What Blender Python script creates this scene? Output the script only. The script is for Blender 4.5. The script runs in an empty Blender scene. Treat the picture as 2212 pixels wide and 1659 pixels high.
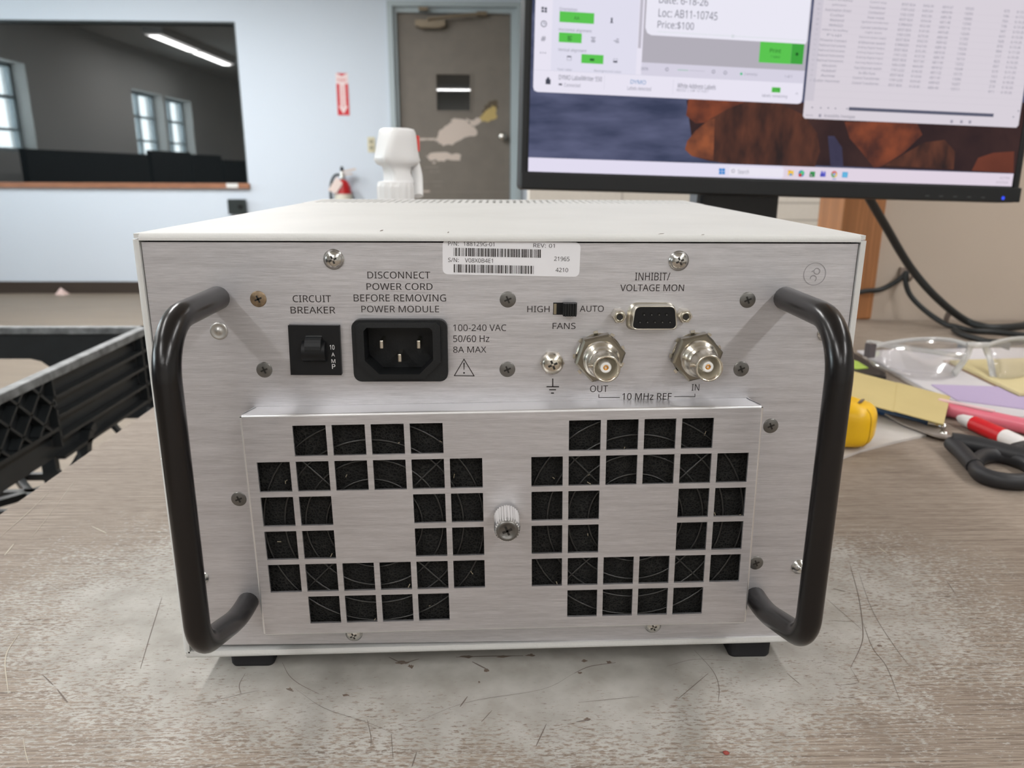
import bpy, math, random
from mathutils import Vector as V3, Matrix
random.seed(7)
S = bpy.context.scene
COL = S.collection
pi = math.pi

# ------------------------------------------------------------------ camera, world, lights, exposure
CAM = V3((-0.005196, -0.280425, 0.206553))
PITCH, YAW, ROLL, FPX = 0.271975, 0.029125, 0.005057, 1654.325
fw = V3((math.sin(YAW)*math.cos(PITCH), math.cos(YAW)*math.cos(PITCH), -math.sin(PITCH)))
r0 = V3((math.cos(YAW), -math.sin(YAW), 0)); u0 = r0.cross(fw)
RT = r0*math.cos(ROLL) + u0*math.sin(ROLL); UP = -r0*math.sin(ROLL) + u0*math.cos(ROLL)
cd = bpy.data.cameras.new('camera'); cam = bpy.data.objects.new('camera', cd); COL.objects.link(cam)
M = Matrix((RT, UP, -fw)).transposed().to_4x4(); M.translation = CAM
cam.matrix_world = M
cd.sensor_fit = 'HORIZONTAL'; cd.sensor_width = 36; cd.lens = FPX*36/2212
cd.clip_start = 0.01; cd.clip_end = 100
cd.dof.use_dof = True; cd.dof.focus_distance = 0.30; cd.dof.aperture_fstop = 17
S.camera = cam
S.view_settings.view_transform = 'Standard'; S.view_settings.look = 'None'
S.view_settings.exposure = 0.25; S.view_settings.gamma = 1; S.view_settings.use_curve_mapping = False

W = bpy.data.worlds.new('sky'); S.world = W; W.use_nodes = True
W.node_tree.nodes['Background'].inputs[0].default_value = (0.86, 0.95, 1.0, 1)
W.node_tree.nodes['Background'].inputs[1].default_value = 14.0

FLOOR_Z, CEIL_Z, XL, XR, YB, YF = -0.74, 1.72, -4.6, 3.4, 5.81, -4.6
def area(name, loc, sx, sy, power, color, rot=(0, 0, 0), portal=False):
    l = bpy.data.lights.new(name, 'AREA'); l.shape = 'RECTANGLE'; l.size = sx; l.size_y = sy
    l.energy = power; l.color = color
    if portal: l.cycles.is_portal = True
    o = bpy.data.objects.new(name, l); COL.objects.link(o); o.location = loc; o.rotation_euler = rot
    return o
# ceiling fluorescent fixtures: rows parallel to the room's long side
# (x, y, watts, crosswise)
LAMPS = [(-3.75, .75, 16, 0), (-3.75, 2.05, 16, 0), (-1.25, -1.6, 22, 0), (-1.25, .1, 10, 0), (-1.25, 1.8, 20, 0), (-1.25, 3.7, 38, 0), (-2.45, 4.0, 36, 0),  # last lamp on this line is added only to brighten the far wall
         (1.35, -3.3, 18, 0), (1.35, -1.6, 23, 0), (1.35, .1, 11, 0), (1.35, 1.8, 16, 0), (-.66, -3.1, 18, 1)]
for x, y, w, cr in LAMPS:
    area('fluorescent_light', (x, y, CEIL_Z - 0.085), 0.11, 1.2, w, (1.0, 0.99, 0.985), (0, 0, pi/2 if cr else 0))
WINS = [(-0.62, 0.36), (0.44, 1.42), (3.75, 5.2)]   # daylight windows in the left wall: y ranges
WZ0, WZ1 = 0.36, 1.20
for a, b in WINS:
    area('daylight_portal', (XL - 0.17, (a+b)/2, (WZ0+WZ1)/2), WZ1-WZ0, b-a, 1, (1, 1, 1), (0, -pi/2, 0), True)

# ------------------------------------------------------------------ measuring helpers: a sight line met with a plane of the place
def ray(px, py): return RT*((px-1106)/FPX) - UP*((py-829.5)/FPX) + fw
def hit(px, py, p0, n):
    d = ray(px, py); n = V3(n); return CAM + d*((V3(p0)-CAM).dot(n)/d.dot(n))
def pan(px, py, d=0.0): return hit(px, py, (0, -d, 0), (0, 1, 0))       # rear panel of the unit
def tab(px, py, z=0.0): return hit(px, py, (0, 0, z), (0, 0, 1))        # table top
def back(px, py, y=None): return hit(px, py, (0, YB if y is None else y, 0), (0, 1, 0))

# ------------------------------------------------------------------ materials
MATS = {}
def nodes(name):
    m = bpy.data.materials.new(name); m.use_nodes = True; nt = m.node_tree
    MATS[name] = m
    return m, nt, nt.nodes['Principled BSDF']
def mat(name, c, rough=0.5, metal=0.0, spec=0.5, coat=0.0, var=0.0, vscale=40.0, bump=0.0, bscale=300.0, trans=0.0, ior=1.45, stretch=(1, 1, 1)):
    m, nt, b = nodes(name)
    b.inputs['Base Color'].default_value = (*c, 1); b.inputs['Roughness'].default_value = rough
    b.inputs['Metallic'].default_value = metal; b.inputs['Specular IOR Level'].default_value = spec
    b.inputs['Coat Weight'].default_value = coat; b.inputs['IOR'].default_value = ior
    b.inputs['Transmission Weight'].default_value = trans
    if var or bump:
        tc = nt.nodes.new('ShaderNodeTexCoord'); mp = nt.nodes.new('ShaderNodeMapping')
        mp.inputs['Scale'].default_value = stretch
        nt.links.new(tc.outputs['Object'], mp.inputs[0])
    if var:
        n = nt.nodes.new('ShaderNodeTexNoise'); n.inputs['Scale'].default_value = vscale; n.inputs['Detail'].default_value = 5
        nt.links.new(mp.outputs[0], n.inputs['Vector'])
        r = nt.nodes.new('ShaderNodeValToRGB')
        r.color_ramp.elements[0].position = .3; r.color_ramp.elements[1].position = .7
        r.color_ramp.elements[0].color = (*[x*(1-var) for x in c], 1)
        r.color_ramp.elements[1].color = (*[min(1, x*(1+var)) for x in c], 1)
        nt.links.new(n.outputs[0], r.inputs[0]); nt.links.new(r.outputs[0], b.inputs['Base Color'])
    if bump:
        n = nt.nodes.new('ShaderNodeTexNoise'); n.inputs['Scale'].default_value = bscale; n.inputs['Detail'].default_value = 3
        nt.links.new(mp.outputs[0], n.inputs['Vector'])
        bp = nt.nodes.new('ShaderNodeBump'); bp.inputs['Strength'].default_value = bump; bp.inputs['Distance'].default_value = 0.001
        nt.links.new(n.outputs[0], bp.inputs['Height']); nt.links.new(bp.outputs[0], b.inputs['Normal'])
    return m
def emit(name, c, s=1.0, var=None, vscale=30, stretch=(1, 1, 1)):
    m = bpy.data.materials.new(name); m.use_nodes = True; nt = m.node_tree; nt.nodes.clear()
    o = nt.nodes.new('ShaderNodeOutputMaterial'); e = nt.nodes.new('ShaderNodeEmission')
    e.inputs[0].default_value = (*c, 1); e.inputs[1].default_value = s*.84
    nt.links.new(e.outputs[0], o.inputs[0]); MATS[name] = m
    if var:
        tc = nt.nodes.new('ShaderNodeTexCoord'); mp = nt.nodes.new('ShaderNodeMapping'); mp.inputs['Scale'].default_value = stretch
        n = nt.nodes.new('ShaderNodeTexNoise'); n.inputs['Scale'].default_value = vscale; n.inputs['Detail'].default_value = 6
        r = nt.nodes.new('ShaderNodeValToRGB'); r.color_ramp.elements[0].position = .32; r.color_ramp.elements[1].position = .68
        r.color_ramp.elements[0].color = (*c, 1); r.color_ramp.elements[1].color = (*var, 1)
        nt.links.new(tc.outputs['Object'], mp.inputs[0]); nt.links.new(mp.outputs[0], n.inputs['Vector'])
        nt.links.new(n.outputs[0], r.inputs[0]); nt.links.new(r.outputs[0], e.inputs[0])
    return m
def srgb(r, g, b):
    f = lambda c: (c/255/12.92) if c <= 10 else ((c/255+0.055)/1.055)**2.4
    return (f(r), f(g), f(b))
def math_node(nt, op, a, b=None, clamp=False):
    n = nt.nodes.new('ShaderNodeMath'); n.operation = op; n.use_clamp = clamp
    for i, x in enumerate((a, b)):
        if x is None: continue
        if isinstance(x, (int, float)): n.inputs[i].default_value = x
        else: nt.links.new(x, n.inputs[i])
    return n.outputs[0]
def noise(nt, vec, scale, stretch, detail=4, rough=.55):
    mp = nt.nodes.new('ShaderNodeMapping'); mp.inputs['Scale'].default_value = stretch; nt.links.new(vec, mp.inputs[0])
    n = nt.nodes.new('ShaderNodeTexNoise'); n.inputs['Scale'].default_value = scale; n.inputs['Detail'].default_value = detail
    n.inputs['Roughness'].default_value = rough
    nt.links.new(mp.outputs[0], n.inputs['Vector']); return n.outputs[0]
def ramp(nt, fac, stops):
    r = nt.nodes.new('ShaderNodeValToRGB'); e = r.color_ramp.elements
    while len(e) < len(stops): e.new(.5)
    for i, (p, c) in enumerate(stops): e[i].position = p; e[i].color = (*c, 1)
    nt.links.new(fac, r.inputs[0]); return r.outputs[0]
def mixc(nt, fac, a, b):
    n = nt.nodes.new('ShaderNodeMix'); n.data_type = 'RGBA'
    if isinstance(fac, float): n.inputs[0].default_value = fac
    else: nt.links.new(fac, n.inputs[0])
    for i, x in ((6, a), (7, b)):
        if isinstance(x, tuple): n.inputs[i].default_value = (*x, 1)
        else: nt.links.new(x, n.inputs[i])
    return n.outputs[2]
def objco(nt): return nt.nodes.new('ShaderNodeTexCoord').outputs['Object']

def brushed(name, c, rough):
    m, nt, b = nodes(name); co = objco(nt)
    n1 = noise(nt, co, 1.0, (110, 1, 3600), 3, .75); n2 = noise(nt, co, 1.0, (22, 1, 500), 3, .6)
    s = math_node(nt, 'ADD', math_node(nt, 'MULTIPLY', n1, .6), math_node(nt, 'MULTIPLY', n2, .4))
    nt.links.new(ramp(nt, s, [(.33, tuple(x*.76 for x in c)), (.68, tuple(min(1, x*1.18) for x in c))]), b.inputs['Base Color'])
    b.inputs['Metallic'].default_value = .9
    nt.links.new(math_node(nt, 'ADD', math_node(nt, 'MULTIPLY', s, .3), rough-.15), b.inputs['Roughness'])
    bp = nt.nodes.new('ShaderNodeBump'); bp.inputs['Strength'].default_value = .35; bp.inputs['Distance'].default_value = .00015
    nt.links.new(s, bp.inputs['Height']); nt.links.new(bp.outputs[0], b.inputs['Normal'])
    return m
ALU = brushed('brushed_aluminium', (.60, .59, .61), .50)
CREAM = mat('cream_paint', (.58, .58, .565), .55, spec=.3, var=.03, vscale=25, bump=.12, bscale=900)
DARKGAP = mat('dark_gap', (.012, .012, .012), .9)
BLACKBAR = mat('black_anodised_bar', (.006, .005, .005), .24, spec=.5)
STEEL = mat('bright_steel', (.62, .61, .58), .22, 1)
GREYSTEEL = mat('grey_screw_steel', (.19, .185, .175), .38, .9)
RECESS = mat('screw_recess', (.05, .048, .045), .5, .8)
RUST = mat('rusty_screw_steel', (.27, .20, .13), .45, .8, var=.35, vscale=500)
NICKEL = mat('nickel_plate', (.66, .62, .54), .25, 1)
BLACKPL = mat('black_plastic', (.005, .0055, .0065), .45, spec=.35)
BLACKPL2 = mat('black_moulded_plastic', (.007, .008, .009), .5, spec=.4, bump=.1, bscale=1500)
INK = mat('black_ink', (.022, .016, .016), .6)
WHITEINK = mat('white_ink', (.75, .75, .75), .6)
FAINTINK = mat('faint_grey_ink', (.28, .27, .28), .7)
LABELW = mat('label_white', (.76, .76, .79), .45)
PTFE = mat('white_insulator', (.85, .85, .83), .5)
GOLD = mat('gold_contact', (.65, .32, .08), .35, 1)
RUBBER = mat('black_rubber', (.012, .012, .014), .75)
def foam():
    m, nt, b = nodes('black_filter_foam'); co = objco(nt)
    v = nt.nodes.new('ShaderNodeTexVoronoi'); v.feature = 'DISTANCE_TO_EDGE'; v.inputs['Scale'].default_value = 850
    nt.links.new(co, v.inputs['Vector'])
    n = noise(nt, co, 90, (1, 1, 1), 3)
    c = ramp(nt, v.outputs['Distance'], [(.0, (.040, .039, .034)), (.08, (.012, .012, .011)), (.2, (.002, .002, .002))])
    nt.links.new(mixc(nt, math_node(nt, 'MULTIPLY', n, .9, True), (.003, .003, .003), c), b.inputs['Base Color'])
    b.inputs['Roughness'].default_value = .8; b.inputs['Specular IOR Level'].default_value = .25
    bp = nt.nodes.new('ShaderNodeBump'); bp.inputs['Strength'].default_value = .8; bp.inputs['Distance'].default_value = .001; bp.invert = True
    nt.links.new(v.outputs['Distance'], bp.inputs['Height']); nt.links.new(bp.outputs[0], b.inputs['Normal'])
    return m
FOAM = foam()
WIRE = mat('fan_guard_wire', (.06, .06, .058), .4, .8)

def table_mat():
    m, nt, b = nodes('worn_wood_laminate'); co = objco(nt)
    g1 = noise(nt, co, 1, (12, 1100, 1), 4, .75); g2 = noise(nt, co, 1, (90, 3400, 1), 2, .6)
    g = math_node(nt, 'ADD', math_node(nt, 'MULTIPLY', g1, .6), math_node(nt, 'MULTIPLY', g2, .4))
    wood = ramp(nt, g, [(.36, srgb(86, 74, 66)), (.5, srgb(140, 127, 115)), (.64, srgb(174, 163, 149))])
    # bare white core shows where the printed layer has rubbed away under the units that are tested here
    sx = nt.nodes.new('ShaderNodeSeparateXYZ'); nt.links.new(co, sx.inputs[0])
    dx = math_node(nt, 'MULTIPLY', math_node(nt, 'ADD', sx.outputs[0], .006), 1/.265)
    dy = math_node(nt, 'MULTIPLY', math_node(nt, 'ADD', sx.outputs[1], -.06), 1/.13)
    d = math_node(nt, 'SQRT', math_node(nt, 'ADD', math_node(nt, 'MULTIPLY', dx, dx), math_node(nt, 'MULTIPLY', dy, dy)))
    big = noise(nt, co, 26, (1, 1, 1), 4, .65); st1 = noise(nt, co, 1, (290, 820, 1), 3, .62); st2 = noise(nt, co, 1, (600, 2400, 1), 5, .85)
    strk = math_node(nt, 'ADD', math_node(nt, 'MULTIPLY', st1, .55), math_node(nt, 'MULTIPLY', st2, .45))
    f = math_node(nt, 'ADD', math_node(nt, 'MULTIPLY', math_node(nt, 'SUBTRACT', .92, d), 1.6),
                  math_node(nt, 'ADD', math_node(nt, 'MULTIPLY', math_node(nt, 'SUBTRACT', big, .5), 1.1),
                            math_node(nt, 'MULTIPLY', math_node(nt, 'SUBTRACT', strk, .5), 4.3)))
    mask = math_node(nt, 'MULTIPLY', math_node(nt, 'ADD', f, .06), 3.0, True)
    white = ramp(nt, noise(nt, co, 60, (1, 1, 1), 3), [(.35, srgb(160, 156, 149)), (.65, srgb(178, 175, 169))])
    col = mixc(nt, mask, wood, white)
    spk = noise(nt, co, 1, (600, 1500, 1), 5, .85)
    col = mixc(nt, math_node(nt, 'MULTIPLY', math_node(nt, 'SUBTRACT', spk, .62), 9, True), col, srgb(98, 84, 74))
    # fine pale scuffs
    sc = noise(nt, co, 1, (60, 60, 1), 6, .8)
    nt.links.new(col, b.inputs['Base Color']); b.inputs['Roughness'].default_value = .62; b.inputs['Specular IOR Level'].default_value = .25
    bp = nt.nodes.new('ShaderNodeBump'); bp.inputs['Strength'].default_value = .2; bp.inputs['Distance'].default_value = .0003
    nt.links.new(g, bp.inputs['Height']); nt.links.new(bp.outputs[0], b.inputs['Normal'])
    return m
TABLE = table_mat()
TABEDGE = mat('grey_table_edge', srgb(128, 122, 116), .5, var=.15, vscale=60)
SCRATCH = mat('dark_scratch', srgb(112, 102, 95), .8)
PALESCR = mat('pale_scratch', srgb(182, 174, 158), .7)
FLOORM = mat('vinyl_plank', srgb(130, 119, 106), .5, var=.14, vscale=3, stretch=(1, 12, 1))
WALLB = mat('pale_blue_wall_paint', (.61, .68, .765), .7, bump=.05, bscale=200)
WALLW = mat('white_wall_paint', (.72, .72, .70), .75)
BEIGE = mat('beige_wall_paint', (.53, .445, .365), .75, bump=.08, bscale=400)
CEILM = mat('white_ceiling', (.72, .71, .68), .85)
BASEB = mat('dark_brown_baseboard', srgb(62, 54, 48), .5)
OAK = mat('orange_wood_trim', srgb(166, 112, 70), .45, var=.25, vscale=1, stretch=(260, 60, 6))
GREYJAMB = mat('blue_grey_jamb_paint', (.40, .47, .50), .5)
DOORM = mat('brown_grey_door_paint', srgb(118, 112, 104), .55, var=.06, vscale=12)
def brick():
    m, nt, b = nodes('white_painted_brick'); co = objco(nt)
    mp = nt.nodes.new('ShaderNodeMapping'); mp.inputs['Rotation'].default_value = (pi/2, 0, 0); mp.inputs['Location'].default_value = (.1, .015, 0)
    nt.links.new(co, mp.inputs[0])
    t = nt.nodes.new('ShaderNodeTexBrick'); nt.links.new(mp.outputs[0], t.inputs['Vector'])
    t.inputs['Color1'].default_value = (.80, .76, .70, 1); t.inputs['Color2'].default_value = (.74, .70, .64, 1)
    t.inputs['Mortar'].default_value = (.46, .43, .39, 1); t.inputs['Scale'].default_value = 1
    t.inputs['Mortar Size'].default_value = .004; t.inputs['Brick Width'].default_value = .42; t.inputs['Row Height'].default_value = .069
    n = noise(nt, co, 60, (1, 1, 1), 5)
    nt.links.new(mixc(nt, math_node(nt, 'MULTIPLY', n, .5), t.outputs['Color'], (.60, .56, .50)), b.inputs['Base Color'])
    b.inputs['Roughness'].default_value = .8
    h = math_node(nt, 'ADD', math_node(nt, 'MULTIPLY', t.outputs['Fac'], -1.0), math_node(nt, 'MULTIPLY', n, .6))
    bp = nt.nodes.new('ShaderNodeBump'); bp.inputs['Strength'].default_value = .6; bp.inputs['Distance'].default_value = .006
    nt.links.new(h, bp.inputs['Height']); nt.links.new(bp.outputs[0], b.inputs['Normal'])
    return m
BRICK = brick()
TINT = mat('dark_window_glass', (.006, .008, .009), .015, ior=2.0, spec=.5)
def clear(name, tint, gl, white=0.0):
    m = bpy.data.materials.new(name); m.use_nodes = True; nt = m.node_tree; nt.nodes.clear(); MATS[name] = m
    o = nt.nodes.new('ShaderNodeOutputMaterial'); t = nt.nodes.new('ShaderNodeBsdfTransparent'); t.inputs[0].default_value = (*tint, 1)
    g = nt.nodes.new('ShaderNodeBsdfGlossy'); g.inputs['Roughness'].default_value = .13
    lw = nt.nodes.new('ShaderNodeLayerWeight'); lw.inputs[0].default_value = .35
    f = math_node(nt, 'ADD', math_node(nt, 'MULTIPLY', lw.outputs['Fresnel'], gl), .03, True)
    mx = nt.nodes.new('ShaderNodeMixShader'); nt.links.new(f, mx.inputs[0]); nt.links.new(t.outputs[0], mx.inputs[1]); nt.links.new(g.outputs[0], mx.inputs[2])
    out = mx
    if white:
        d = nt.nodes.new('ShaderNodeBsdfDiffuse'); d.inputs[0].default_value = (.85, .85, .83, 1)
        m2 = nt.nodes.new('ShaderNodeMixShader'); m2.inputs[0].default_value = white
        nt.links.new(mx.outputs[0], m2.inputs[1]); nt.links.new(d.outputs[0], m2.inputs[2]); out = m2
    nt.links.new(out.outputs[0], o.inputs[0])
    return m
PANE = clear('clear_window_glass', (.95, .97, .97), .3)
LENS = clear('clear_polycarbonate_lens', (.97, .97, .975), .25, .03)
CLEARFR = clear('clear_frame_plastic', (.9, .9, .9), .8, .38)

# ------------------------------------------------------------------ mesh builder
FONT = None
try:      # a plain sans face that ships with Blender; the built-in face is the fallback
    import os
    FONT = bpy.data.fonts.load(os.path.join(bpy.utils.system_resource('DATAFILES'), 'fonts', 'NotoSansHebrew-Regular.woff2'))
except Exception: FONT = None
_T = {}
def glyphs(s):
    if s not in _T:
        c = bpy.data.curves.new('lettering', 'FONT'); c.body = s; c.resolution_u = 3
        if FONT: c.font = FONT
        o = bpy.data.objects.new('lettering', c); COL.objects.link(o)
        dg = bpy.context.evaluated_depsgraph_get(); dg.update()
        me = bpy.data.meshes.new_from_object(o.evaluated_get(dg))
        vs = [(v.co.x, v.co.y) for v in me.vertices]; fs = [tuple(p.vertices) for p in me.polygons]
        bpy.data.objects.remove(o); bpy.data.meshes.remove(me); bpy.data.curves.remove(c)
        xs = [v[0] for v in vs]; ys = [v[1] for v in vs]
        w, h = max(xs)-min(xs), max(ys)-min(ys)
        _T[s] = ([((x-min(xs))/w-.5, (y-min(ys))/h-.5) for x, y in vs], fs)
    return _T[s]
def frame(axis):
    a = V3(axis).normalized(); t = V3((0, 0, 1)) if abs(a.z) < .9 else V3((1, 0, 0))
    u = t.cross(a).normalized(); return u, a.cross(u), a
class MB:
    def __init__(s): s.v = []; s.f = []; s.m = []; s.s = []
    def add(s, vs, fs, m=0, sm=False):
        o = len(s.v); s.v += [tuple(v) for v in vs]
        for f in fs: s.f.append(tuple(o+i for i in f)); s.m.append(m); s.s.append(sm)
        return s
    def box(s, a, b, m=0):
        (x0, y0, z0), (x1, y1, z1) = a, b
        return s.obox(((x0+x1)/2, (y0+y1)/2, (z0+z1)/2), (abs(x1-x0)/2, abs(y1-y0)/2, abs(z1-z0)/2), m=m)
    def obox(s, c, h, ax=((1, 0, 0), (0, 1, 0), (0, 0, 1)), m=0):
        c = V3(c); X, Y, Z = [V3(a).normalized() for a in ax]
        vs = [c + X*h[0]*i + Y*h[1]*j + Z*h[2]*k for i in (-1, 1) for j in (-1, 1) for k in (-1, 1)]
        return s.add(vs, [(0, 1, 3, 2), (4, 6, 7, 5), (0, 4, 5, 1), (2, 3, 7, 6), (0, 2, 6, 4), (1, 5, 7, 3)], m)
    def prism(s, pts, vec, m=0, sm=False):
        n = len(pts); p = [V3(q) for q in pts]; v = V3(vec)
        return s.add(p+[q+v for q in p], [tuple(range(n))[::-1], tuple(range(n, 2*n))], m).add(p+[q+v for q in p], [(i, (i+1) % n, n+(i+1) % n, n+i) for i in range(n)], m, sm)
    def rings(s, rs, m=0, caps=True, sm=True, closed=False):
        n = len(rs[0]); vs = [p for r in rs for p in r]; fs = []
        K = len(rs) if closed else len(rs)-1
        for k in range(K):
            a, b = k*n, ((k+1) % len(rs))*n
            fs += [(a+i, a+(i+1) % n, b+(i+1) % n, b+i) for i in range(n)]
        s.add(vs, fs, m, sm)
        if caps and not closed: s.add(rs[0], [tuple(range(n))[::-1]], m); s.add(rs[-1], [tuple(range(n))], m)
        return s
    def lathe(s, o, axis, prof, n=28, m=0, sm=True, caps=True):
        u, v, a = frame(axis); o = V3(o)
        return s.rings([[o + a*h + (u*math.cos(2*pi*i/n)+v*math.sin(2*pi*i/n))*max(r, 1e-6) for i in range(n)] for r, h in prof], m, caps, sm)
    def cyl(s, p, q, r, r2=None, n=24, m=0, sm=True):
        d = V3(q)-V3(p); return s.lathe(p, d, [(r, 0), (r2 if r2 is not None else r, d.length)], n, m, sm)
    def tube(s, path, r, n=16, m=0, closed=False, flat=1.0, flatdir=None):
        P = [V3(p) for p in path]; R = []; u = None; K = len(P)
        for i, p in enumerate(P):
            if closed: t = (P[(i+1) % K]-P[i-1]).normalized()
            else: t = (P[min(i+1, K-1)]-P[max(i-1, 0)]).normalized()
            if flatdir is not None: u = V3(flatdir) - t*V3(flatdir).dot(t)
            elif u is None: u = frame(t)[0]
            else: u = u - t*u.dot(t)
            u.normalize(); w = t.cross(u); rr = r[i] if isinstance(r, (list, tuple)) else r
            R.append([p + u*math.cos(2*pi*k/n)*rr*flat + w*math.sin(2*pi*k/n)*rr for k in range(n)])
        return s.rings(R, m, not closed, True, closed)
    def text(s, t, c, U, Vv, w, h, m=0):
        g, fs = glyphs(t); c = V3(c); U = V3(U); Vv = V3(Vv)
        return s.add([c + U*(x*w) + Vv*(y*h) for x, y in g], fs, m)
    def build(s, name, mats, parent=None, bevel=0, seg=2, label=None):
        me = bpy.data.meshes.new(name); me.from_pydata(s.v, [], s.f)
        for mm in (mats if isinstance(mats, (list, tuple)) else [mats]): me.materials.append(mm)
        me.polygons.foreach_set('material_index', s.m); me.polygons.foreach_set('use_smooth', s.s); me.update()
        o = bpy.data.objects.new(name, me); COL.objects.link(o)
        if parent is not None: adopt(o, parent)
        if bevel:
            b = o.modifiers.new('bevel', 'BEVEL'); b.width = bevel; b.segments = seg; b.limit_method = 'ANGLE'; b.angle_limit = .6
        if label: o['label'] = label
        return o
BASE = {}
def adopt(o, parent):
    o.parent = parent
    o.matrix_parent_inverse = Matrix.Translation(-V3(BASE.get(parent.name, (0, 0, 0))))
def thing(name, loc, label, cat, group=None):
    o = bpy.data.objects.new(name, None); COL.objects.link(o); o.location = loc; o.empty_display_size = .02
    BASE[o.name] = tuple(loc); tag(o, label, cat, group); return o
def tag(o, label, cat, group=None):
    o['label'] = label; o['category'] = cat
    if group: o['group'] = group
    return o
def struct(o): o['kind'] = 'structure'; return o
def spline(pts, n=8):
    P = [V3(p) for p in pts]; P = [P[0]*2-P[1]] + P + [P[-1]*2-P[-2]]; out = []
    for i in range(1, len(P)-2):
        for k in range(n):
            t = k/n; a, b, c, d = P[i-1:i+3]
            out.append(.5*((2*b)+(c-a)*t+(2*a-5*b+4*c-d)*t*t+(3*b-a-3*c+d)*t**3))
    out.append(P[-2]); return out
def rrect(w, h, r, n=5, cuts=None):
    out = []
    for cx, cy, a0 in ((w-r, h-r, 0), (-w+r, h-r, pi/2), (-w+r, -h+r, pi), (w-r, -h+r, 1.5*pi)):
        out += [(cx+r*math.cos(a0+k*pi/2/n), cy+r*math.sin(a0+k*pi/2/n)) for k in range(n+1)]
    return out
def onp(pts, c, y): return [V3((c[0]+x, y, c[1]+z)) for x, z in pts]

# ------------------------------------------------------------------ the room
def cells(mb, us, vs, hole, fn, m=0):
    for i in range(len(us)-1):
        for j in range(len(vs)-1):
            if not hole((us[i]+us[i+1])/2, (vs[j]+vs[j+1])/2): fn(us[i], vs[j], us[i+1], vs[j+1])
struct(MB().box((XL-.3, YF-.3, FLOOR_Z-.1), (XR+.3, YB+.3, FLOOR_Z)).build('floor', FLOORM))
struct(MB().box((XL-.3, YF-.3, CEIL_Z), (XR+.3, YB+.3, CEIL_Z+.1)).build('ceiling', CEILM))
WX0, WX1, WY0, WY1 = -4.25, back(507, 47).x, back(535, 400).z, back(507, 47).z
DX0, DX1, DZ1 = back(835, 2).x, back(1128, 3).x, back(835, 2).z
mb = MB()
cells(mb, [XL-.3, WX0, WX1, DX0, DX1, XR+.3], [FLOOR_Z, WY0, WY1, DZ1, CEIL_Z],
      lambda x, z: (WX0 < x < WX1 and WY0 < z < WY1) or (DX0 < x < DX1 and z < DZ1),
      lambda a, b, c, d: mb.box((a, YB, b), (c, YB+.15, d)))
struct(mb.build('wall_back', WALLB))
struct(MB().box((DX0, YB+.15, FLOOR_Z), (DX1, YB+.2, DZ1)).build('wall_behind_door', DARKGAP))
mb = MB()
ys = sorted([YF] + [y for w in WINS for y in w] + [YB])
cells(mb, ys, [FLOOR_Z, WZ0, WZ1, CEIL_Z], lambda y, z: WZ0 < z < WZ1 and any(a < y < b for a, b in WINS),
      lambda a, b, c, d: mb.box((XL-.25, a, b), (XL, c, d)))
struct(mb.build('wall_left', WALLW))
struct(MB().box((XR, YF, FLOOR_Z), (XR+.2, YB, CEIL_Z)).build('wall_right', WALLW))
struct(MB().box((XL-.3, YF-.2, FLOOR_Z), (XR+.3, YF, CEIL_Z)).build('wall_front', WALLW))
for i, (a, b) in enumerate(WINS):
    fr = MB(); t = .04; x0, x1 = XL-.20, XL-.14
    for q in ((a, a+t), (b-t, b)): fr.box((x0, q[0], WZ0), (x1, q[1], WZ1))
    for q in ((WZ0, WZ0+t), (WZ1-t, WZ1), ((WZ0+WZ1)/2-.015+.1, (WZ0+WZ1)/2+.115), (WZ0+.2, WZ0+.225)): fr.box((x0, a, q[0]), (x1, b, q[1]))
    fr.box((x0, a+.48*(b-a), WZ0), (x1, a+.52*(b-a), WZ1))
    f = struct(fr.build('window_%d' % (i+2), GREYJAMB)); f['label'] = 'gridded daylight window in the left wall'
    MB().box((x0+.028, a, WZ0), (x0+.032, b, WZ1)).build('window_pane', PANE, f)
# dark interior window
wf = MB(); t = .035
for q in (((WX0, WY0), (WX0+t, WY1)), ((WX1-.012, WY0), (WX1, WY1)), ((WX0, WY1-.012), (WX1, WY1))):
    wf.box((q[0][0], YB+.01, q[0][1]), (q[1][0], YB+.10, q[1][1]))
w1 = struct(wf.build('window_1', mat('dark_window_frame', srgb(52, 60, 62), .5)))
MB().box((WX0, YB+.06, WY0), (WX1, YB+.08, WY1)).build('window_pane', TINT, w1)
zs0, zs1 = back(300, 406).z, back(300, 395).z
MB().box((WX0-.02, YB-.03, zs0), (WX1+.012, YB+.06, zs1)).build('window_sill', mat('brown_wood_sill', srgb(150, 104, 78), .5, var=.2, vscale=6, stretch=(1, 6, 6)), w1)
xa = back(492, 402).x; xb = back(517, 402).x
MB().box((xa, YB-.034, zs0+.004), (xb, YB-.028, zs1)).build('paint_drip', WALLW, w1, label='white paint mark on the brown sill')
struct(MB().box((XL, YB-.02, FLOOR_Z), (DX0, YB, back(150, 608).z)).build('baseboard_back', BASEB))
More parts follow.
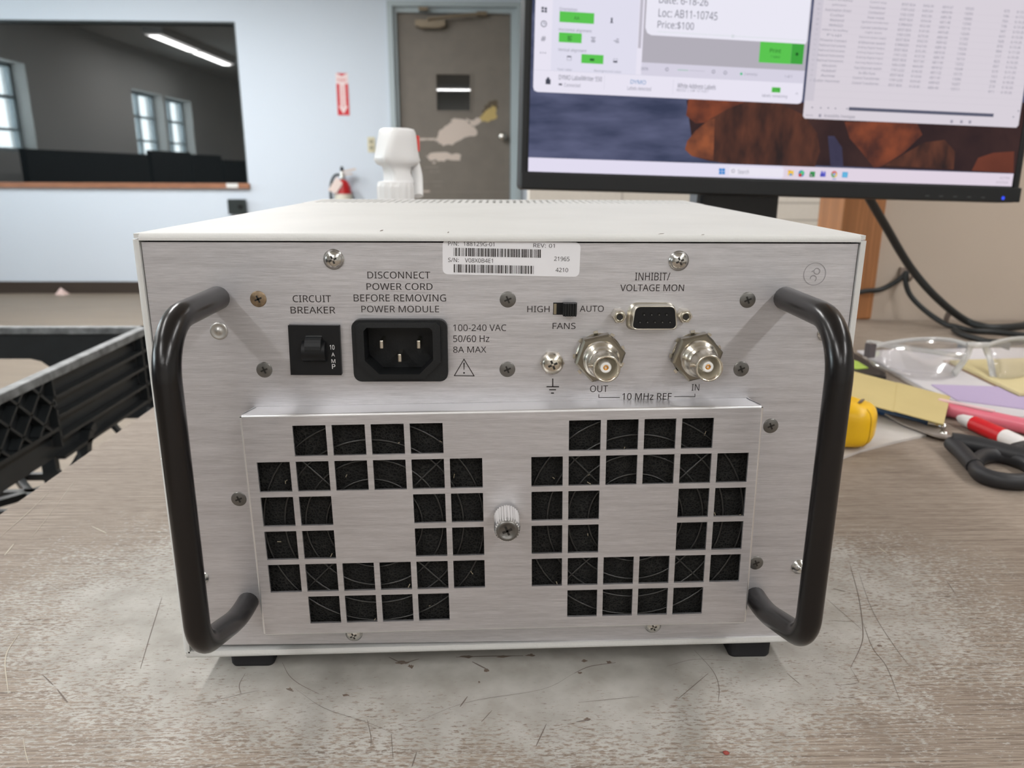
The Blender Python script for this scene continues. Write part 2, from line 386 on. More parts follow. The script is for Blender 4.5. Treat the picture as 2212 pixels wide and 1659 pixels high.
# door with frame
jl, jr, jt = back(855, 30).x, back(1104, 30).x, back(870, 25).z
fr = MB()
for a, b in (((DX0, YB-.02, FLOOR_Z), (DX0+.04, YB+.15, DZ1-.035)), ((DX0+.04, YB+.02, FLOOR_Z), (jl, YB+.15, jt)), ((DX1-.04, YB-.02, FLOOR_Z), (DX1, YB+.15, DZ1-.035)),
             ((jr, YB+.02, FLOOR_Z), (DX1-.04, YB+.15, jt)), ((DX0, YB-.02, DZ1-.035), (DX1, YB+.15, DZ1)), ((DX0+.04, YB+.02, jt), (DX1-.04, YB+.15, DZ1-.035))): fr.box(a, b)
struct(fr.build('trim_1', GREYJAMB))
YD = YB+.05
px0, px1, pz0, pz1 = back(944, 240, YD).x, back(1016, 240, YD).x, back(980, 239, YD).z, back(980, 161, YD).z
mb = MB()
cells(mb, [jl+.003, px0, px1, jr-.003], [FLOOR_Z+.008, pz0, pz1, jt-.003], lambda x, z: px0 < x < px1 and pz0 < z < pz1,
      lambda a, b, c, d: mb.box((a, YD, b), (c, YD+.045, d)))
dr = struct(mb.build('door_1', DOORM))
dr['label'] = 'grey-brown steel door with a small window and peeled paint'
MB().box((px0, YD+.02, pz0), (px1, YD+.028, pz1)).build('door_window', TINT, dr)
fr = MB(); t = .014
for a, b in (((px0-t, pz0-t), (px0, pz1+t)), ((px1, pz0-t), (px1+t, pz1+t)), ((px0, pz0-t), (px1, pz0)), ((px0, pz1), (px1, pz1+t))):
    fr.box((a[0], YD-.006, a[1]), (b[0], YD, b[1]))
fr.build('window_bead', DOORM, dr)
kb = back(1086, 295, YD-.05); kz = V3((kb.x, YD, kb.z))
MB().lathe(kz, (0, -1, 0), [(.032, 0), (.030, .008), (.014, .014), (.012, .03), (.026, .038), (.030, .05), (.024, .062), (.0, .065)], 20).build('door_knob', STEEL, dr)
cl = MB(); q = back(929, 49, YD-.03)
c0, c1 = back(897, 43, YD-.04), back(962, 58, YD-.04)
cl.box((c0.x, YD-.07, c1.z), (c1.x, YD, c0.z))
e0, e1 = back(925, 40, YD-.08), back(1032, 30, YD-.08)
cl.tube([V3((c0.x+.10, YD-.08, (c0.z+c1.z)/2+.01)), e0, e1], .010, 8)
cl.box((c0.x+.03, YD-.075, c1.z-.012), (c1.x-.03, YD-.01, c1.z))
cl.box((back(905, 15).x, YB-.045, back(905, 24).z), (back(925, 15).x, YB+.03, back(905, 17).z)); cl.box((back(1030, 25, YD).x, YD-.05, back(1030, 36, YD).z), (back(1052, 25, YD).x, YD, back(1030, 27, YD).z))
cl.build('door_closer', mat('bronze_closer', srgb(128, 116, 98), .4, .3), dr, bevel=.004)
def doorpoly(pts, rag=.010, sub=4):
    P = [back(640+x*.27733, y*.27733, YD-.0005) for x, y in pts]; out = []
    for i, a in enumerate(P):
        b = P[(i+1) % len(P)]
        for k in range(sub):
            q = a.lerp(b, k/sub); out.append(q + V3((random.uniform(-rag, rag), 0, random.uniform(-rag, rag))))
    return out
peel = MB()
for pts in ([(1080, 1085), (1130, 1010), (1200, 960), (1205, 930), (1320, 925), (1345, 960), (1400, 1010), (1420, 1050), (1330, 1065), (1230, 1125), (1150, 1130), (1090, 1100)],
            [(1010, 1220), (1060, 1185), (1180, 1190), (1290, 1210), (1280, 1240), (1150, 1250), (1060, 1250)],
            [(1330, 930), (1430, 925), (1445, 950), (1400, 980), (1345, 955)]):
    peel.prism(doorpoly(pts), (0, -.0012, 0), 0)
for x0, y0, x1, y1 in ((950, 1078, 1085, 1092), (1060, 1262, 1085, 1275), (960, 1485, 1040, 1496)):
    peel.prism(doorpoly([(x0, y0), (x1, y0), (x1, y1), (x0, y1)], .003), (0, -.0012, 0), 0)
peel.prism(doorpoly([(1430, 910), (1480, 870), (1520, 825), (1560, 835), (1560, 920), (1510, 950), (1440, 940)]), (0, -.0014, 0), 1)
peel.prism(doorpoly([(1440, 905), (1475, 845), (1510, 780), (1560, 770), (1575, 830), (1555, 845), (1520, 830), (1480, 880)], .014), (0, -.001, 0), 2)
for x0, y0, x1, y1 in ((1000, 1300, 1110, 1306), (1040, 1334, 1120, 1341), (990, 1412, 1150, 1417), (1070, 1445, 1130, 1450), (950, 1492, 1650, 1496)):
    peel.prism(doorpoly([(x0, y0), (x1, y0), (x1, y1), (x0, y1)], .002), (0, -.001, 0), 3)
peel.build('peeled_paint', [mat('bare_primer', srgb(205, 192, 182), .7), mat('yellow_old_paint', srgb(190, 168, 110), .7), mat('grimy_patch', srgb(92, 82, 66), .7), mat('scraped_paint', srgb(140, 134, 126), .6)], dr, label='ragged pale patches where the door paint has come off')
# brick wall and beige partition with wooden end trim
bx0 = back(1143, 430, 2.9).x
struct(MB().box((bx0, 2.9, FLOOR_Z), (XR, 3.05, CEIL_Z)).build('wall_brick', BRICK))
YP = .80
pr0 = back(1824, 440, YP).x; pr1 = back(1916, 440, YP).x
struct(MB().box((pr1-.004, YP+.006, FLOOR_Z), (XR, YP+.07, CEIL_Z)).build('wall_partition', BEIGE))
struct(MB().box((pr0, YP, .0005), (pr1, YP+.085, CEIL_Z)).build('trim_2', OAK, bevel=.003))
# ceiling fluorescent fixtures
LH = mat('white_fixture', (.8, .8, .8), .5); TUBE = emit('fluorescent_tube', (1, .98, .95), 4)
for x, y, w_, cr_ in LAMPS:
    o = thing('ceiling_light', (x, y, CEIL_Z), 'long white fluorescent ceiling fixture hung above the room, some reflected in the dark window, one added to brighten the far wall', 'ceiling light', 'fluorescent ceiling lights')
    hx, hy = (.62, .11) if cr_ else (.11, .62)
    MB().box((x-hx, y-hy, CEIL_Z-.07), (x+hx, y+hy, CEIL_Z-.001)).build('housing', LH, o)
    MB().box((x-hx+.02, y-hy+.02, CEIL_Z-.08), (x+hx-.02, y+hy-.02, CEIL_Z-.07)).build('diffuser', TUBE, o)
# dark desk screens along the left wall: they show up in the window's reflection
SCR = mat('charcoal_fabric', srgb(40, 42, 44), .9, var=.2, vscale=30)
for (y0, y1, h) in ((-2.2, -.3, .34), (-.2, 1.0, .40), (1.05, 2.3, .42), (2.4, 4.9, .37)):
    o = thing('desk_screen', (XL+.5, (y0+y1)/2, FLOOR_Z), 'charcoal desk screen standing below the windows, seen as a dark shape in the window reflection', 'desk screen', 'desk screens along the window wall')
    MB().box((XL+.47, y0, FLOOR_Z+.05), (XL+.53, y1, h)).build('panel', SCR, o, bevel=.008)
    for yy in (y0+.1, y1-.1): MB().box((XL+.3, yy-.03, FLOOR_Z), (XL+.7, yy+.03, FLOOR_Z+.05)).build('foot', BLACKPL, o)

# ------------------------------------------------------------------ things on the far wall
a, b, c_, d_ = back(726, 158), back(753.5, 158), back(753.5, 249), back(728.5, 249)
sgn = thing('fire_sign', ((a.x+b.x)/2, YB, (a.z+d_.z)/2), 'narrow red and white fire extinguisher sign with a down arrow on the wall', 'sign')
sx0, sx1, sz0, sz1 = (a.x+d_.x)/2, (b.x+c_.x)/2, d_.z, a.z
SW_, SH_ = sx1-sx0, sz1-sz0
RED = mat('sign_red', srgb(200, 40, 52), .5)
MB().box((sx0, YB-.003, sz0), (sx1, YB, sz1)).build('plate', mat('sign_white', srgb(232, 214, 214), .5), sgn)
def sp(u, v): return V3((sx0+u*SW_, YB-.0036, sz1-v*SH_))
g = MB()
for pts in ([(.04, 0), (.96, 0), (.5, .07)], [(.02, .25), (.27, .25), (.27, .78), (.12, .78), (.5, .965), (.5, 1), (.02, 1)],
            [(.98, .25), (.73, .25), (.73, .78), (.88, .78), (.5, .965), (.5, 1), (.98, 1)]):
    P = [sp(*q) for q in pts]
    if len(pts) > 3: P = P
    g.add(P, [tuple(range(len(P)))])
g.text('FIRE', sp(.5, .165), (1, 0, 0), (0, 0, 1), SW_*.72, SH_*.085)
g.text('EXTINGUISHER', sp(.5, .56), (0, 0, -1), (1, 0, 0), SH_*.52, SW_*.22)
g.build('sign_print', RED, sgn)
ex = V3((back(745, 400).x, YB-.085, 0))
fx = thing('fire_extinguisher', (ex.x, ex.y, -.40), 'red fire extinguisher with black hose and white tag hung on the pale blue wall', 'fire extinguisher')
zt = back(745, 388).z
REDG = mat('extinguisher_red', srgb(176, 22, 28), .3, coat=.5)
MB().lathe((ex.x, ex.y, -.40), (0, 0, 1), [(.060, 0), (.066, .015), (.066, zt-.0+.40-.09), (.060, zt+.40-.055), (.045, zt+.40-.02), (.024, zt+.40)], 28).build('cylinder_body', REDG, fx)
MB().lathe((ex.x, ex.y, -.34), (0, 0, 1), [(.0668, 0), (.0668, back(745, 418).z+.34)], 28, caps=False).build('paper_label', mat('extinguisher_label', srgb(214, 210, 196), .6), fx)
MB().lathe((ex.x, ex.y, zt), (0, 0, 1), [(.018, 0), (.020, .03), (.014, .045), (.014, .06)], 16).build('valve', STEEL, fx)
lv = MB(); lv.obox((ex.x+.045, ex.y, zt+.066), (.06, .010, .006), ((1, 0, .22), (0, 1, 0), (-.22, 0, 1))); lv.obox((ex.x+.03, ex.y, zt+.040), (.045, .010, .005), ((1, 0, .1), (0, 1, 0), (-.1, 0, 1)))
lv.build('lever', mat('pale_lever', srgb(208, 190, 178), .4, .3), fx)
MB().lathe((ex.x, ex.y, zt+.06), (0, 0, 1), [(.010, 0), (.014, .01), (.010, .035), (.0, .037)], 12).build('safety_pin', BLACKPL, fx)
MB().tube(spline([(ex.x-.01, ex.y, zt+.035), (ex.x-.055, ex.y, zt+.03), (ex.x-.088, ex.y, zt-.03), (ex.x-.095, ex.y, zt-.12), (ex.x-.085, ex.y, -.10), (ex.x-.075, ex.y, -.2)]), .010, 10).build('hose', mat('black_hose', (.02, .035, .04), .5), fx)
MB().prism([V3((ex.x-.03, ex.y-.07, zt+.02)), V3((ex.x+.012, ex.y-.07, zt-.025)), V3((ex.x-.038, ex.y-.075, zt-.10)), V3((ex.x-.10, ex.y-.075, zt-.075))], (0, -.002, 0)).build('inspection_tag', mat('tag_paper', srgb(222, 206, 200), .7), fx)
MB().box((ex.x-.05, ex.y+.06, -.3), (ex.x+.05, YB, .05)).build('wall_bracket', BLACKPL, fx)
a, b = back(794, 296), back(811, 329)
op = thing('outlet_plate', (a.x, YB, a.z), 'ivory wall outlet plate left of the door behind the spray bottle', 'outlet')
MB().box((a.x, YB-.007, b.z), (b.x, YB, a.z)).build('cover_plate', mat('ivory_plate', srgb(206, 200, 172), .4), op, bevel=.002)
cx, cz = (a.x+b.x)/2, (a.z+b.z)/2
for dz in (.022, -.022): MB().lathe((cx, YB-.007, cz+dz), (0, -1, 0), [(.015, 0), (.014, .003)], 16).build('socket', mat('grey_socket', srgb(150, 146, 128), .4), op)
a, b = back(495, 430), back(535, 462)
bo = thing('wall_box', (a.x, YB, b.z), 'small black box on the wall under the dark window corner', 'box')
MB().box((a.x, YB-.05, b.z), (b.x, YB, a.z)).build('housing', mat('black_box_plastic', srgb(34, 42, 42), .5), bo, bevel=.004)
MB().lathe(((a.x+b.x)/2+.03, YB-.05, (a.z+b.z)/2), (0, -1, 0), [(.018, 0), (.016, .006)], 16).build('button', BLACKPL, bo)
ps = back(135, 630, YB-.06); ps.z = FLOOR_Z
cr = MB(); cr.add([ps+V3(q) for q in ((-.05, 0, 0), (.05, .01, 0), (.03, -.05, .0), (-.035, -.05, .002), (-.002, -.015, .055), (.02, -.03, .04))], [(0, 4, 1), (1, 4, 5), (1, 5, 2), (2, 5, 3), (5, 4, 3), (3, 4, 0), (0, 1, 2, 3)])
tag(cr.build('paper_scrap', mat('pinkish_paper', srgb(212, 188, 182), .8)), 'crumpled pale paper scrap on the floor against the dark baseboard', 'paper')

# ------------------------------------------------------------------ work table
TX0, TX1, TY0, TY1 = -.309, 1.75, -.62, .80
tb = thing('work_table', (.7, .1, FLOOR_Z), 'wood-grain laminate work table, worn white around the instrument', 'table')
MB().prism([(TX0-.003, TY0, 0), (TX1, TY0, 0), (TX1, TY1, 0), (TX0+.003, TY1, 0)], (0, 0, -.028)).build('table_top', TABLE, tb, bevel=.0015)
MB().prism([(TX0-.005, TY0, -.002), (TX0-.003, TY0, -.002), (TX0+.003, TY1, -.002), (TX0+.001, TY1, -.002)], (0, 0, -.026)).build('edge_band', TABEDGE, tb)
for x, y in ((TX0+.10, TY0+.06), (TX0+.10, TY1-.08), (TX1-.1, TY0+.06), (TX1-.1, TY1-.08)):
    MB().box((x-.025, y-.025, FLOOR_Z), (x+.025, y+.025, -.028)).build('leg', BLACKPL, tb)
def ribbon(mb, px, w, m=0):
    P = spline([tab(*p) for p in px], 5); n = len(P)
    for i in range(n-1):
        a, b = P[i], P[i+1]; t = (b-a).normalized(); s = V3((-t.y, t.x, 0))
        wa = w*(.35+.65*math.sin(pi*(i+.3)/n)); wb = w*(.35+.65*math.sin(pi*(i+1.3)/n))
        mb.add([q+V3((0, 0, .00015)) for q in (a-s*wa, a+s*wa, b+s*wb, b-s*wb)], [(0, 3, 2, 1)], m)
for px, w in (([(1835, 1216), (1855, 1290), (1864, 1360), (1860, 1395), (1837, 1443)], .0004), ([(1852, 1228), (1885, 1320), (1935, 1400), (1990, 1470)], .0002),
              ([(1837, 1443), (1853, 1470), (1850, 1476), (1805, 1482)], .0002), ([(1864, 1345), (1885, 1400), (1915, 1440), (1946, 1518)], .00025),
              ([(1500, 1405), (1540, 1450), (1553, 1485), (1551, 1520)], .0003), ([(1440, 1440), (1500, 1425), (1580, 1428)], .0002), ([(350, 1290), (325, 1370), (303, 1445)], .0003),
              ([(92, 1458), (115, 1480)], .0005), ([(124, 1490), (146, 1518)], .0007), ([(610, 1432), (625, 1460), (650, 1480), (690, 1500)], .0003), ([(530, 1455), (517, 1480), (521, 1500)], .0003),
              ([(440, 1520), (520, 1500), (560, 1492)], .0002), ([(640, 1490), (700, 1530), (790, 1560), (850, 1585)], .00018), ([(845, 1588), (1000, 1520), (1170, 1490), (1240, 1455)], .00016),
              ([(793, 1555), (801, 1590), (801, 1612)], .0003), ([(845, 1585), (849, 1640)], .0002), ([(1180, 1565), (1158, 1612)], .0005), ([(1010, 1505), (994, 1527)], .0006), ([(1063, 1535), (1040, 1560)], .0004),
              ([(1530, 1455), (1465, 1510)], .0004), ([(1380, 1505), (1250, 1518)], .0002), ([(900, 1625), (890, 1656)], .0005), ([(1800, 1272), (1826, 1278)], .0006), ([(1700, 1455), (1730, 1480)], .0003),
              ([(2045, 1255), (2065, 1285)], .0004), ([(1775, 1285), (1850, 1350), (1862, 1362)], .0002), ([(1790, 1340), (1862, 1345)], .0002), ([(840, 1420), (870, 1432), (905, 1424)], .0007), ([(1020, 1430), (1055, 1448)], .0008),
              ([(985, 1420), (1060, 1418), (1130, 1417)], .0007), ([(1240, 1455), (1275, 1440), (1330, 1432)], .0005), ([(1245, 1560), (1275, 1555)], .0007), ([(618, 1488), (634, 1494)], .0009), ([(1555, 1625), (1575, 1628)], .0008)):
    sc = MB(); ribbon(sc, px, w*.45); sc.build('scratch', SCRATCH, tb)
for px, w in (([(162, 1038), (131, 1080)], .0004), ([(131, 1080), (85, 1140), (64, 1165)], .0003), ([(40, 1370), (12, 1420), (18, 1498)], .0005), ([(50, 1595), (55, 1625), (62, 1650)], .0003), ([(0, 1160), (60, 1108), (110, 1060)], .0004),
              ([(198, 1137), (230, 1152)], .0008), ([(1895, 1180), (1915, 1195)], .0006), ([(30, 1175), (10, 1200)], .0008)):
    sc = MB(); ribbon(sc, px, w*.5); sc.build('pale_scratch', PALESCR, tb)

STAIN = mat('brown_stain', srgb(112, 97, 86), .8)
rs = random.Random(9)
for px, py, w, h in ((870, 1432, 34, 8), (888, 1440, 14, 9), (1010, 1419, 30, 6), (1050, 1449, 16, 9), (1085, 1418, 36, 5), (1145, 1416, 22, 6), (1262, 1428, 14, 6), (1316, 1431, 16, 6), (1252, 1454, 10, 5), (746, 1502, 16, 6), (626, 1489, 14, 7), (1268, 1554, 16, 7), (1035, 1474, 6, 4), (1900, 1395, 12, 5)):
    P = [tab(px+w*.55*math.cos(2*pi*k/14)*rs.uniform(.45, 1.1), py+h*.55*math.sin(2*pi*k/14)*rs.uniform(.4, 1.2)) + V3((0, 0, .00012)) for k in range(14)]
    st_ = MB(); st_.add(P, [tuple(range(14))[::-1]]); st_.build('stain', STAIN, tb)
q = tab(1568, 1628)
cr = MB(); cr.rings([[q+V3((math.cos(a)*r*rs.uniform(.7, 1.2), math.sin(a)*r*.7, z)) for a in [2*pi*k/9 for k in range(9)]] for r, z in ((.0013, .0002), (.0011, .0007), (.0004, .0011))])
tag(cr.build('red_crumb', mat('dark_red_crumb', srgb(140, 62, 54), .7)), 'tiny dark red crumb on the table in front of the right foot', 'crumb')

# ------------------------------------------------------------------ the instrument
HF = .012; HX = .1329; ZT = .1845; D = .298
unit = thing('power_supply_unit', (0, .15, 0), 'cream steel bench power unit with brushed aluminium rear panel and two black bar handles', 'electronic instrument')
def skew(mb, low=False):
    out = []
    for x, y, z in mb.v:
        y_ = max(y, 0)
        k = max(0, min(1, (HF+.05-z)/.05)) if low else 0
        out.append((x + y_*.018, y, z + y_*.0045 + k*(.0021*x/HX)*(1-min(1, y_/.2))))
    mb.v = out; return mb
def lipx(x0, x1, mb, up):     # sheet with a rolled front lip, run along x
    z1 = ZT if up else HF; s = -1 if up else 1; r = .0022; th = .0026 if up else .0037
    prof = [(y, z1) for y in ((.236 if up else D),)]
    prof += [(r - .001 - r*math.cos(a) + .0, z1 + s*(r - r*math.sin(a))) for a in [pi/2*k/6 for k in range(6, -1, -1)]]
    prof += [(-.001, z1+s*th), (.004, z1+s*th), (.004, z1+s*.0018), ((.236 if up else D), z1+s*.0018)]
    mb.prism([V3((x0, y, z)) for y, z in prof], (x1-x0, 0, 0), 0)
mb = MB(); lipx(-HX+.0028, HX-.0028, mb, True)
xs = [-HX+.0008]; n = 54; pit = (2*HX-.012)/n
for i in range(n): xs += [-HX+.006+i*pit+pit*.27, -HX+.006+i*pit+pit*.73]
xs.append(HX-.0008); slots = set()
ysl = [.236, .243, .290, D]
for i in range(len(xs)-1):
    for j in range(3):
        if j == 1 and i % 2 == 1: continue
        mb.box((xs[i], ysl[j], ZT-.0018), (xs[i+1], ysl[j+1], ZT))
mb.box((-HX+.0008, .0, ZT-.0018), (-HX+.0030, .236, ZT-.0002)); mb.box((HX-.0030, 0, ZT-.0018), (HX-.0008, .236, ZT-.0002))
mb.box((-HX+.004, .238, ZT-.0026), (HX-.004, D-.003, ZT-.0018))
ms = skew(mb).build('top_cover', CREAM, unit)
CHIP = mat('chipped_grey', srgb(150, 144, 138), .7)
for px in ((824, 498, 8, 3), (968, 502, 4, 3), (1428, 505, 14, 2), (1518, 507, 8, 2), (396, 486, 4, 2), (1635, 495, 40, 1.5)):
    p = pan(px[0], px[1], .0012); w = px[2]*.00009; h = px[3]*.00009
    if px[1] > 497: mk = MB(); mk.add([p+V3(q) for q in ((-w, 0, -h), (w*.6, 0, -h*.4), (w, 0, h), (-w*.2, 0, h*.7))], [(0, 1, 2, 3)]); mk.build('paint_chip', CHIP, ms)
def side(sg, z0, z1):
    mb = MB(); r = .0022; th = .0028; x1 = sg*HX; s = -sg
    prof = [(x1, D)] + [(x1 + s*(r - r*math.sin(a)), r-.001-r*math.cos(a)) for a in [pi/2*k/6 for k in range(6, -1, -1)]]
    prof += [(x1+s*th, -.001), (x1+s*th, .004), (x1+s*.0018, .004), (x1+s*.0018, D)]
    mb.prism([V3((x, y, z0)) for x, y in prof], (0, 0, z1-z0), 0)
    return skew(mb, True).build('side_panel', CREAM, unit)
zs = pan(340, 990).z
for sg in (-1, 1): side(sg, zs+.0004, ZT-.0022); side(sg, HF+.0030, zs-.0003)
mb = MB(); lipx(-HX+.0012, HX-.0012, mb, False); skew(mb, True).build('bottom_panel', CREAM, unit)
mb = MB().box((-HX+.002, D-.0025, HF+.0018), (HX-.002, D, ZT-.002)); skew(mb).build('back_plate', CREAM, unit)
# rear panel sheet with the opening behind the fan cover
PX = .1297
mb = MB()
IX0, IX1, IZ0, IZ1 = -.0530, -.0245, .1310, .1510      # cut-out for the mains inlet
cells(mb, [-PX, -.088, IX0, IX1, .088, PX], [HF+.0042, .036, .113, IZ0, IZ1, ZT-.0032], lambda x, z: (-.088 < x < .088 and .036 < z < .113) or (IX0 < x < IX1 and IZ0 < z < IZ1),
      lambda a, b, c, d: mb.add([(a, 0, b), (c, 0, b), (c, 0, d), (a, 0, d)], [(0, 1, 2, 3)]))
for (a, b) in (((-PX, 0, HF+.0042), (-PX, .004, ZT-.0032)), ((PX, 0, HF+.0042), (PX, .004, ZT-.0032))):
    mb.add([a, (a[0], b[1], a[2]), b, (b[0], 0, b[2])], [(0, 1, 2, 3)])
panel = mb.build('rear_panel', ALU, unit)
MB().box((-HX+.0019, .0085, HF+.002), (HX-.0019, .0095, ZT-.002)).build('chassis', DARKGAP, unit)
# printed legend
lg = MB(); YT = -.00012
def ptext(mb, s, b, m=0, d=.00012):
    x0, y0, x1, y1 = b; cx, cy = (x0+x1)/2, (y0+y1)/2
    w = (pan(x1, cy, d)-pan(x0, cy, d)).length; h = (pan(cx, y0, d)-pan(cx, y1, d)).length
    mb.text(s, pan(cx, cy, d), (1, 0, 0), (0, 0, 1), w, h, m)
for s, b in (('CIRCUIT', (632.3, 637.9, 715, 652.9)), ('BREAKER', (627.7, 662.5, 724.2, 677.1)), ('DISCONNECT', (793.7, 586.8, 929.4, 601.8)), ('POWER CORD', (791.8, 611.7, 934.4, 626.3)),
             ('BEFORE REMOVING', (764.1, 636, 963.6, 651.3)), ('POWER MODULE', (780.7, 660.5, 948.6, 674.8)), ('100-240 VAC', (978.9, 700.9, 1093.8, 715.1)), ('50/60 Hz', (978.9, 724.3, 1057, 738.9)),
             ('8A MAX', (978.9, 748.5, 1050.4, 762)), ('HIGH', (1139.1, 660.9, 1187.2, 674.4)), ('AUTO', (1252.5, 660.2, 1304.4, 673.6)), ('FANS', (1193.7, 697.4, 1243.3, 710.9)),
             ('INHIBIT/', (1372, 589, 1447.7, 605.6)), ('VOLTAGE MON', (1340.1, 614.4, 1477.7, 629)), ('OUT', (1274.8, 832.7, 1313.2, 846.9)), ('IN', (1494.2, 830, 1510.7, 843.8)), ('10 MHz REF', (1344.3, 849.2, 1450.8, 863.4))):
    ptext(lg, s, b)
def pline(mb, pts, w=.00022, m=0, d=.00012):
    P = [pan(x, y, d) for x, y in pts]
    for a, b in zip(P, P[1:]):
        t = (b-a).normalized(); s = V3((-t.z, 0, t.x))*w; a = a-t*w; b = b+t*w
        mb.add([a-s, b-s, b+s, a+s], [(0, 1, 2, 3)], m)
pline(lg, [(1293.6, 852.3), (1293.6, 858.8), (1338.2, 858.8)], .00012); pline(lg, [(1457.3, 856.9), (1501.1, 856.9), (1501.1, 851.1)], .00012)
pline(lg, [(1194.1, 818.9), (1194.1, 835)]); pline(lg, [(1181.8, 835.4), (1206.4, 835.4)]); pline(lg, [(1187.6, 841.9), (1199.9, 841.9)]); pline(lg, [(1191.5, 849.2), (1195.4, 849.2)])
pline(lg, [(981.5, 811.5), (1024, 812), (1002.3, 776), (981.5, 811.5)], .00016)
P = [pan(*q, .00012) for q in ((1000.9, 783.5), (1003.9, 783.5), (1002.9, 799), (1001.9, 799))]; lg.add(P, [(3, 2, 1, 0)])
pc = pan(1002.4, 805.5, .00012); lg.add([pc+V3((math.cos(k*pi/5), 0, math.sin(k*pi/5)))*.00034 for k in range(10)], [tuple(range(10))])
lg.build('printed_legend', INK, panel)
qc = MB(); c = pan(1760, 592, .00012); R_ = .0042
for k in range(40):
    a, b = 2*pi*k/40, 2*pi*(k+1)/40
    qc.add([c+V3((math.cos(t), 0, math.sin(t)))*r for t, r in ((a, R_), (b, R_), (b, R_-.0002), (a, R_-.0002))], [(3, 2, 1, 0)])
an = math.radians(-112); qc.text('QC', c, (math.cos(an), 0, math.sin(an)), (-math.sin(an), 0, math.cos(an)), .0048, .0030)
qc.build('inspection_stamp', FAINTINK, panel, label='faint round QC ink stamp')
# label sticker
ls = MB()
cs = [pan(*q, .0001) for q in ((956.1, 517.7), (1254.3, 523.8), (1251.3, 598.4), (956.1, 592.2))]
lc = sum(cs, V3())/4; U = (cs[1]-cs[0]+cs[2]-cs[3]).normalized(); Vv = V3((-U.z, 0, U.x)); lw = ((cs[1]-cs[0]).length+(cs[2]-cs[3]).length)/2; lh = ((cs[0]-cs[3]).length+(cs[1]-cs[2]).length)/2
ls.prism([lc+U*x+Vv*z+V3((0, .0001, 0)) for x, z in rrect(lw/2, lh/2, .0019)], (0, -.00016, 0))
sticker = ls.build('label_sticker', LABELW, panel, label='white part number sticker with two barcodes')
lp = MB(); N_ = V3((0, -.00012, 0))
def lpt(X, Y): return pan(940+X/6.506, 500+Y/6.506, .0001)
for s, b in (('P/N:', (183, 140, 330, 200)), ('188129G-01', (398, 148, 832, 205)), ('REV:', (1380, 170, 1555, 225)), ('01', (1600, 175, 1680, 228)), ('S/N:', (183, 370, 330, 430)), ('V08X0B4E1', (418, 378, 812, 438)), ('21965', (1672, 355, 1888, 415)), ('4210', (1693, 512, 1868, 570))):
    a, b2 = lpt(b[0], (b[1]+b[3])/2), lpt(b[2], (b[1]+b[3])/2); h = (lpt((b[0]+b[2])/2, b[1])-lpt((b[0]+b[2])/2, b[3])).length
    lp.text(s, (a+b2)/2+N_, U, Vv, (b2-a).length, h)
rb = random.Random(3)
for (x0, x1, y0, y1) in ((262, 1497, 228, 345), (262, 1387, 460, 575)):
    x = x0
    while x < x1-8:
        w = rb.choice((6, 6, 6, 17, 17)); w = min(w, x1-x); dy = (x-x0)*.0205
        A = [lpt(X, Y+dy)+N_ for X, Y in ((x, y0), (x+w, y0), (x+w, y1), (x, y1))]
        lp.add(A, [(3, 2, 1, 0)]); x += w + rb.choice((5, 6, 7, 7, 16))
lp.build('label_print', INK, sticker)
# screws: one mesh of each kind, then copies
def cross(mb, r, y, m):
    w = r*.22
    for a in (.4, .4+pi/2):
        ca, sa = math.cos(a), math.sin(a)
        pts = [(-r, -w), (r, -w), (r, w), (-r, w)]
        mb.prism([V3((x*ca-z*sa, y, x*sa+z*ca)) for x, z in pts], (0, -.00015, 0), m)
def flat_screw(m):
    mb = MB(); mb.lathe((0, 0, 0), (0, -1, 0), [(.0030, 0), (.0029, .0002), (.0027, .0003), (.0, .00031)], 28); cross(mb, .0014, -.00028, 1); return mb, [m, RECESS]
def pan_screw(r):
    mb = MB(); mb.lathe((0, 0, 0), (0, -1, 0), [(r*1.12, 0), (r*1.12, .0004), (r, .0005), (r*.97, .0009), (r*.8, .0016), (r*.5, .0021), (.0, .0023)], 28); cross(mb, r*.45, -.0021, 1); return mb, [STEEL, RECESS]
def plain_dome(r):
    mb = MB(); mb.lathe((0, 0, 0), (0, -1, 0), [(r*1.25, 0), (r*1.2, .0005), (r, .0007), (r*.85, .0020), (r*.5, .0029), (.0, .0032)], 28); return mb, [STEEL]
def put(kind, pxs, name, label=None):
    mb, ms = kind; first = None
    for px in pxs:
        d = .0105 if len(px) > 2 else 0
        p = pan(px[0], px[1], d)
        if first is None: first = o = mb.build(name, ms, panel)
        else:
            o = first.copy(); COL.objects.link(o); o.parent = panel
        o.location = p
        if label: o['label'] = label
put(flat_screw(GREYSTEEL), [(1097, 647), (1615, 648), (571, 799), (1096, 798), (1601, 797), (516, 1078), (1665, 920), (1633, 1216)], 'countersunk_screw')
put(flat_screw(RUST), [(558, 646)], 'countersunk_screw', 'slightly rusty screw')
put(pan_screw(.0033), [(721, 560), (1466, 563)], 'pan_head_screw')
put(pan_screw(.0031), [(765, 1368), (1410, 1350)], 'pan_head_screw')
put(plain_dome(.0026), [(1784, 720), (1726, 1224), (434, 1248)], 'dome_screw')
mb = MB(); mb.lathe((0, 0, 0), (0, -1, 0), [(.0033, 0), (.0032, .0003), (.0026, .0004), (.0022, .0002), (.0011, .0002), (.0009, .0005), (0, .0005)], 28)
put((mb, [mat('pressed_stud', (.5, .49, .47), .4, .9)]), [(473, 715)], 'pressed_stud')
